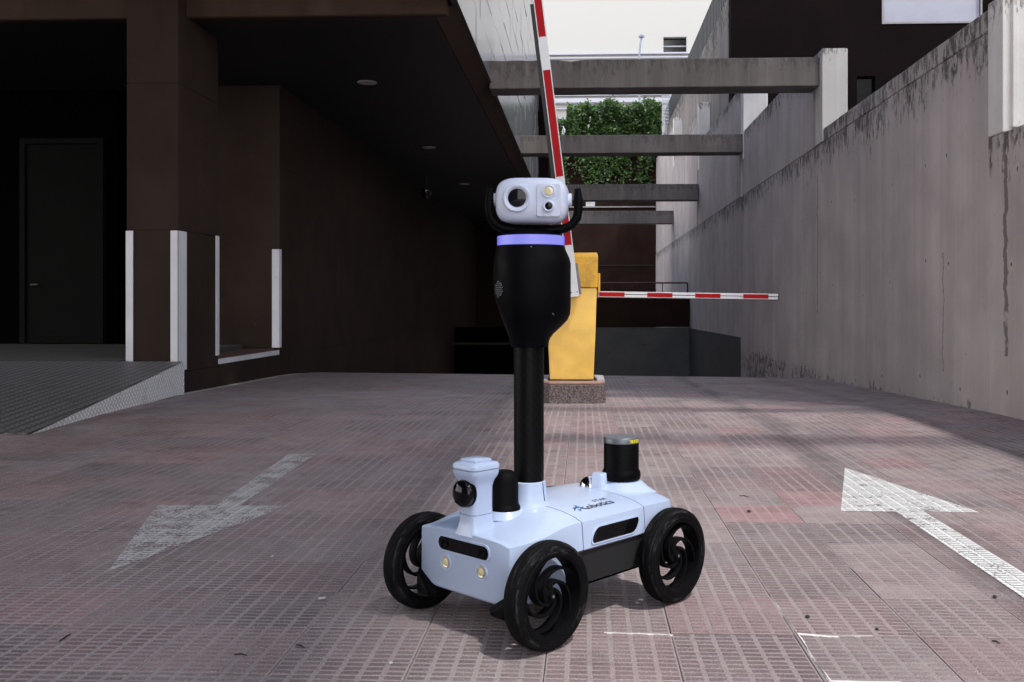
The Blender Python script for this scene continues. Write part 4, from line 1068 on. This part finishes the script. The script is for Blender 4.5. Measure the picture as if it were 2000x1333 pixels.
m = MB(); m.lathe([(.0300, .0005), (.0290, .0020), (.018, .0035), (.006, .0042)], 36, M=hm(-.044, .007)); robpart(m, 'lens', M_LENSG, hdm, smooth=True)
pp0 = rrect(.062, .001, .0395, .055, .008, 6)
m = MB(); m.loft([[(x, FR+.006, z) for x, z in pp0], [(x, FR-.0020, z) for x, z in pp0], [(.062+(x-.062)*.965, FR-.0032, .001+(z-.001)*.975) for x, z in pp0]], M=HM); robpart(m, 'sensor_panel', M_HEADW, hdm, bevel=.0006, bseg=1)
m = MB(); m.lathe([(.0235, 0), (.0225, .005), (.0200, .0062), (.0170, .0055), (.0165, .003)], 32, M=hm(.062, .030, FR-.003), caps=False); robpart(m, 'lamp_bezel', M_HEADW, hdm, smooth=True)
m = MB(); m.lathe([(.0165, .003), (.0150, .0046), (.0080, .0050)], 28, M=hm(.062, .030, FR-.003)); o = robpart(m, 'lamp_glass', M_REFL, hdm, smooth=True)
m = MB(); m.lathe([(.0105, .0050), (.0095, .0060), (.003, .0064)], 20, M=hm(.0615, .029, FR-.003)); robpart(m, 'lamp_led', M_PHOS, hdm, smooth=True)
m = MB(); m.lathe([(.0195, 0), (.0185, .011), (.0160, .0132), (.0128, .0120), (.0120, .008)], 32, M=hm(.063, -.0195, FR-.003), caps=False); robpart(m, 'camera_bezel', M_HEADW, hdm, smooth=True)
m = MB(); m.lathe([(.0122, .0085), (.0105, .0105), (.004, .0115)], 24, M=hm(.063, -.0195, FR-.003)); robpart(m, 'camera_lens', M_GLOSS, hdm, smooth=True)
for s in (-1, 1):
    m = MB(); m.lathe([(.022, -.016), (.022, .010), (.019, .012)], 24, M=HM @ Matrix.Translation((s*.1225, 0, .006)) @ Matrix.Rotation(R(90*s), 4, 'Y')); robpart(m, 'pivot', M_HEADW, hdm, smooth=True)

# front camera turret
TA = -.350; tz0 = top_z(TA, 0)-.006
def rsq(cx_, cy_, hx, hy, r, z, n=5):
    q = []
    for sx, sy, t0 in ((1, -1, -90), (1, 1, 0), (-1, 1, 90), (-1, -1, 180)):
        for k in range(n+1):
            t = R(t0+90*k/n); q.append((cx_+sx*(hx-r)+r*math.cos(t), cy_+sy*(hy-r)+r*math.sin(t), z))
    return q
TT = Matrix.Translation((TA, 0, 0))
m = MB(); m.loft([rsq(.004, 0, .062, .056, .022, tz0-.012), rsq(.002, 0, .053, .047, .02, tz0+.008), rsq(0, 0, .046, .041, .018, tz0+.028), rsq(0, 0, .0455, .0405, .018, tz0+.052)], M=TT)
tu = m.build('turret', M_SHELL, RB, smooth=True)
m = MB(); m.loft([rsq(0, 0, .0450, .0400, .018, tz0+.0535), rsq(0, 0, .0445, .0395, .018, tz0+.08), rsq(0, 0, .0455, .0405, .019, tz0+.14), rsq(0, 0, .050, .046, .020, tz0+.160), rsq(0, 0, .0590, .0545, .022, tz0+.176), rsq(0, 0, .0615, .057, .023, tz0+.186), rsq(0, 0, .0615, .057, .023, tz0+.196)], M=TT)
robpart(m, 'turret_neck', M_SHELL, tu, smooth=True)
m = MB(); m.loft([rsq(0, 0, .0610, .0565, .023, tz0+.1975), rsq(0, 0, .0625, .058, .023, tz0+.199), rsq(0, 0, .0625, .058, .023, tz0+.210), rsq(0, 0, .0575, .053, .021, tz0+.2165), rsq(0, 0, .050, .046, .018, tz0+.219)], M=TT)
robpart(m, 'turret_cap', M_SHELL, tu, smooth=True)
m = MB(); m.loft([rsq(0, 0, .0385, .036, .006, tz0+.2188), rsq(0, 0, .0385, .036, .006, tz0+.2255), rsq(0, 0, .033, .031, .005, tz0+.2300)], M=TT); robpart(m, 'antenna_pad', M_SHELL, tu, smooth=True)
LZ = tz0+.122
m = MB(); m.lathe([(.030, .004), (.0455, .006), (.0475, .010), (.0470, .015), (.0445, .017)], 36, M=TT @ Matrix.Translation((-.032, 0, LZ+.002)) @ Matrix.Rotation(R(-90), 4, 'Y')); robpart(m, 'lens_recess', M_BLK, tu, smooth=True)
pf2 = [(.0445, .008), (.0445, .026)] + [(.0445*math.cos(R(t)), .026+.024*math.sin(R(t))) for t in (15, 30, 45, 60, 75, 86)]
m = MB(); m.lathe(pf2, 40, M=TT @ Matrix.Translation((-.030, 0, LZ)) @ Matrix.Rotation(R(-90), 4, 'Y')); robpart(m, 'turret_lens', M_GLOSS, tu, smooth=True)
# black antenna dome behind the turret
DA = -.222; z0 = top_z(DA, 0)
m = MB(); m.lathe([(.074, z0-.012), (.062, z0+.004), (.055, z0+.012)], 36, M=Matrix.Translation((DA, 0, 0))); m.build('dome_base', M_SHELL, RB, smooth=True)
m = MB(); m.lathe([(.0530, z0+.010), (.0530, z0+.022), (.0490, z0+.027), (.0470, z0+.034), (.0455, z0+.100), (.0435, z0+.118), (.0375, z0+.132), (.0270, z0+.140), (.012, z0+.143), (.002, z0+.1435)], 40, M=Matrix.Translation((DA, 0, 0))); m.build('antenna_dome', M_BLKM, RB, smooth=True)

# lidar at the back
LA, LB_ = .352, -.035; z0 = top_z(LA, 0)
LT = Matrix.Translation((LA, LB_, 0))
m = MB(); m.loft([rsq(-.01, 0, .115, .105, .04, z0-.014), rsq(0, 0, .085, .080, .04, z0+.006), rsq(0, 0, .070, .070, .05, z0+.026), rsq(0, 0, .064, .064, .06, z0+.032)], M=LT); m.build('lidar_plinth', M_SHELL, RB, smooth=True)
m = MB(); m.lathe([(.062, z0+.030), (.070, z0+.036), (.0725, z0+.046), (.0720, z0+.060), (.067, z0+.070), (.0655, z0+.074), (.0655, z0+.168), (.064, z0+.170)], 48, M=LT); ld = m.build('lidar', M_BLK, RB, smooth=True)
m = MB(); m.lathe([(.0652, z0+.1705), (.0665, z0+.172), (.0665, z0+.189), (.064, z0+.1925), (.002, z0+.1930)], 48, M=LT); robpart(m, 'lidar_cap', M_SILVER, ld, smooth=True)
M_STICK = plain('yellow warning sticker', (.62, .56, .02), .5, var=.03)
for an, wd in ((-52, 7), (-28, 15)):
    m = MB(); n = 6; q0 = []; q1 = []
    for i in range(n+1):
        t = R(an+UA*0-46.4-8 - wd + 2*wd*i/n); r_ = .0669; q0.append((r_*math.cos(t), r_*math.sin(t), z0+.1745)); q1.append((r_*math.cos(t), r_*math.sin(t), z0+.1865))
    m.loft([q0, q1], M=LT, caps=False, closed=False); st = robpart(m, 'warning_sticker', M_STICK, ld)
    m = MB(); t0_ = R(an-46.4-8-wd*.55); r_ = .0671
    tri = lambda da, dz: (r_*math.cos(t0_+da), r_*math.sin(t0_+da), z0+.1758+dz)
    m.add([tri(-.055, 0), tri(.055, 0), tri(0, .0085), tri(-.026, .0018), tri(.026, .0018), tri(0, .0058)], [(0, 1, 4, 3), (1, 2, 5, 4), (2, 0, 3, 5)], M=LT)
    if wd > 10:
        for k in range(6):
            t2 = R(an-46.4-8+wd*(-.1+.16*k)); 
            m.add([(r_*math.cos(t2), r_*math.sin(t2), z0+.179), (r_*math.cos(t2+.025), r_*math.sin(t2+.025), z0+.179), (r_*math.cos(t2+.025), r_*math.sin(t2+.025), z0+.1815), (r_*math.cos(t2), r_*math.sin(t2), z0+.1815)], [(0, 1, 2, 3)], M=LT)
    robpart(m, 'warning_print', M_SEAM, ld)
m = MB(); m.lathe([(.040*math.cos(R(t)), .036*math.sin(R(t))) for t in (-10, 0, 15, 30, 45, 60, 75, 88)], 28, M=Matrix.Translation((.275, .052, top_z(.26, .05)))); m.build('dome_camera', M_CHROME, RB, smooth=True)
m = MB(); m.loft([rsq(.272, .002, .026, .027, .008, top_z(.26, 0)-.01), rsq(.274, .002, .024, .025, .008, top_z(.26, 0)+.050), rsq(.274, .002, .020, .021, .007, top_z(.26, 0)+.055)]); m.build('antenna_block', M_SHELL, RB, smooth=True)

# lettering on the middle shell
M_NAVY = plain('navy print', (.012, .015, .035), .5); M_BLUE = plain('blue print', (.03, .20, .62), .5)
def text_mesh(txt, size, a0, b0, name, mt, shear=0., spc=1.0):
    cu = bpy.data.curves.new(name, 'FONT'); cu.body = txt; cu.size = size; cu.shear = shear; cu.space_character = spc; cu.resolution_u = 4; cu.offset = .0003
    to = bpy.data.objects.new(name, cu); COL.objects.link(to)
    dg = bpy.context.evaluated_depsgraph_get(); me = bpy.data.meshes.new_from_object(to.evaluated_get(dg)); bpy.data.objects.remove(to)
    for v in me.vertices:
        x, y = v.co.x, v.co.y; a, b = a0+x, b0+y; v.co = (a, b, top_z(a, b)+.0012)
    me.materials.clear(); me.materials.append(mt)
    o = bpy.data.objects.new(name, me); COL.objects.link(o); o.parent = RB; return o
def flat(name, polys, mt):
    m = MB()
    for q in polys: m.add([(a, b, top_z(a, b)+.0012) for a, b in q], [tuple(range(len(q)))])
    return m.build(name, mt, RB)
LA0, LB0 = -.045, -.178
text_mesh('obotics', .046, LA0+.050, LB0, 'lettering', M_NAVY)
text_mesh('STAR', .025, LA0+.125, LB0+.041, 'lettering', M_NAVY, spc=1.25)
s_ = LA0; t_ = LB0
flat('logo_swoosh', [[(s_-.012, t_+.010), (s_+.012, t_+.026), (s_+.012, t_+.033), (s_-.012, t_+.014)], [(s_+.012, t_+.026), (s_+.028, t_+.026), (s_+.032, t_+.033), (s_+.012, t_+.033)],
                      [(s_+.028, t_+.026), (s_+.032, t_+.033), (s_+.030, t_+.018), (s_+.024, t_+.016)], [(s_+.018, t_+.017), (s_+.030, t_+.018), (s_+.056, t_-.001), (s_+.046, t_-.001)]], M_NAVY)
flat('logo_star', [[(s_-.004, t_+.030), (s_+.012, t_+.036), (s_+.002, t_+.024)], [(s_+.020, t_+.037), (s_+.030, t_+.052), (s_+.033, t_+.036)], [(s_+.006, t_+.016), (s_+.018, t_+.012), (s_+.004, t_-.006)], [(s_+.034, t_+.024), (s_+.052, t_+.028), (s_+.036, t_+.016)]], M_BLUE)

# ------------------------------------------------------------------ small things on the paving
M_MORT = plain('spilt white mortar', (.66, .64, .61), .85, var=.12, scale=30, bump=.4)
def smear(pts, w0, label, seed):
    rnd = random.Random(seed); m = MB(); P = []
    for (x0, y0), (x1, y1) in zip(pts, pts[1:]):
        n = max(2, int(math.hypot(x1-x0, y1-y0)/.022))
        P += [(x0+(x1-x0)*i/n, y0+(y1-y0)*i/n) for i in range(n)]
    P.append(pts[-1]); L = []; Rr = []
    for i, (x, y) in enumerate(P):
        x2, y2 = P[min(i+1, len(P)-1)]; x1, y1 = P[max(i-1, 0)]; l = math.hypot(x2-x1, y2-y1); nx_, ny_ = -(y2-y1)/l, (x2-x1)/l
        k = w0*(.35+.65*abs(mnoise.noise((x*9, y*9, seed)))*2+.15*rnd.random())*(.2 if i in (0, len(P)-1) else 1); dx = mnoise.noise((x*7, y*7, seed+9))*.012
        L.append((x+nx_*(k+dx), y+ny_*(k+dx))); Rr.append((x-nx_*(k-dx), y-ny_*(k-dx)))
    vs = []; n = len(P)
    for (lx, ly), (cx_, cy_), (rx, ry) in zip(L, P, Rr):
        vs += [(lx, ly, g(lx, ly)-.004), (cx_, cy_, g(cx_, cy_)+.0032), (rx, ry, g(rx, ry)-.004)]
    fs = []
    for i in range(n-1):
        k = 3*i; fs += [(k, k+3, k+4, k+1), (k+1, k+4, k+5, k+2)]
    m.add(vs, fs); o = m.build('mortar_smear', M_MORT, origin=(P[0][0], P[0][1], 0)); return tag(o, label, 'mortar')
def gp2(px, py): D = H*F/(py-PY); p = at(px, py, D); return (p.x, p.y)
smear([gp2(1502, 1160), gp2(1545, 1222), gp2(1580, 1272), gp2(1622, 1333), gp2(1640, 1360)], .008, 'ragged white mortar line running along a tile joint at lower right', 2)
smear([gp2(1556, 1238), gp2(1620, 1244), gp2(1715, 1243)], .009, 'short white mortar smear across the tiles at lower right', 5)
smear([gp2(1180, 1237), gp2(1315, 1241)], .0035, 'thin white mortar line right of the near front wheel', 8)
smear([gp2(1620, 1331), gp2(1700, 1333), gp2(1760, 1333)], .007, 'white mortar crumbs along the bottom edge of the paving', 12)
M_TWIG = plain('dark twig', (.018, .014, .012), .8); M_PEB = plain('pale pebble', (.50, .48, .46), .8, var=.2); M_DPEB = plain('dark pebble', (.03, .028, .026), .8)
for (p0x, p0y, p1x, p1y, lab) in ((578, 1262, 594, 1268, 'small dark twig lying on the tiles left of the robot'), (458, 1281, 482, 1283, 'short dark twig on reddish tiles at lower left'), (116, 1255, 138, 1241, 'bent dark twig near the lower left corner'), (1444, 970, 1462, 972, 'tiny dark twig on the tiles right of the lidar'), (1938, 1254, 1953, 1260, 'curled dark twig at the lower right corner')):
    A, B = gp2(p0x, p0y), gp2(p1x, p1y); m = MB(); mid = ((A[0]+B[0])/2+.002, (A[1]+B[1])/2+.003, .006)
    m.tube([(A[0], A[1], .0035), mid, (B[0], B[1], .004)], [.002, .0026, .0015], 6)
    tag(m.build('twig', M_TWIG, origin=(A[0], A[1], 0)), lab, 'twig', 'twigs scattered on the paving')
for px, py, r_, mt, lab in ((1577, 1207, .008, M_DPEB, 'dark pebble on the tiles above the white mortar smear'), (1943, 1168, .008, M_DPEB, 'dark pebble beside the shaft of the bright arrow'), (1713, 1231, .006, M_DPEB, 'dark crumb at the end of the mortar smear'), (763, 1298, .007, M_PEB, 'pale pebble on the tiles in front of the left wheel'), (532, 1089, .007, M_PEB, 'pale pebble on the joint right of the faded arrow'), (1463, 1001, .010, M_DPEB, 'dark pebble left of the bright arrow')):
    x, y = gp2(px, py); m = MB(); rnd = random.Random(px)
    secs = [[((rr*(.8+.4*rnd.random()))*math.cos(2*math.pi*k/7), (rr*(.8+.4*rnd.random()))*math.sin(2*math.pi*k/7), z) for k in range(7)] for rr, z in ((r_*.6, 0), (r_, r_*.4), (r_*.8, r_*.9), (r_*.25, r_*1.2))]
    m.loft(secs, M=Matrix.Translation((x, y, .0005))); tag(m.build('pebble', mt, origin=(x, y, 0), smooth=True), lab, 'pebble', 'pebbles scattered on the paving')
m = MB(); x, y = gp2(622, 1173); m.tube([(x, y, .006), (x+.022, y+.012, .006)], .0045, 8); tag(m.build('cigarette_butt', M_PEB, origin=(x, y, 0)), 'pale cigarette butt on the tiles left of the robot wheel', 'cigarette butt')
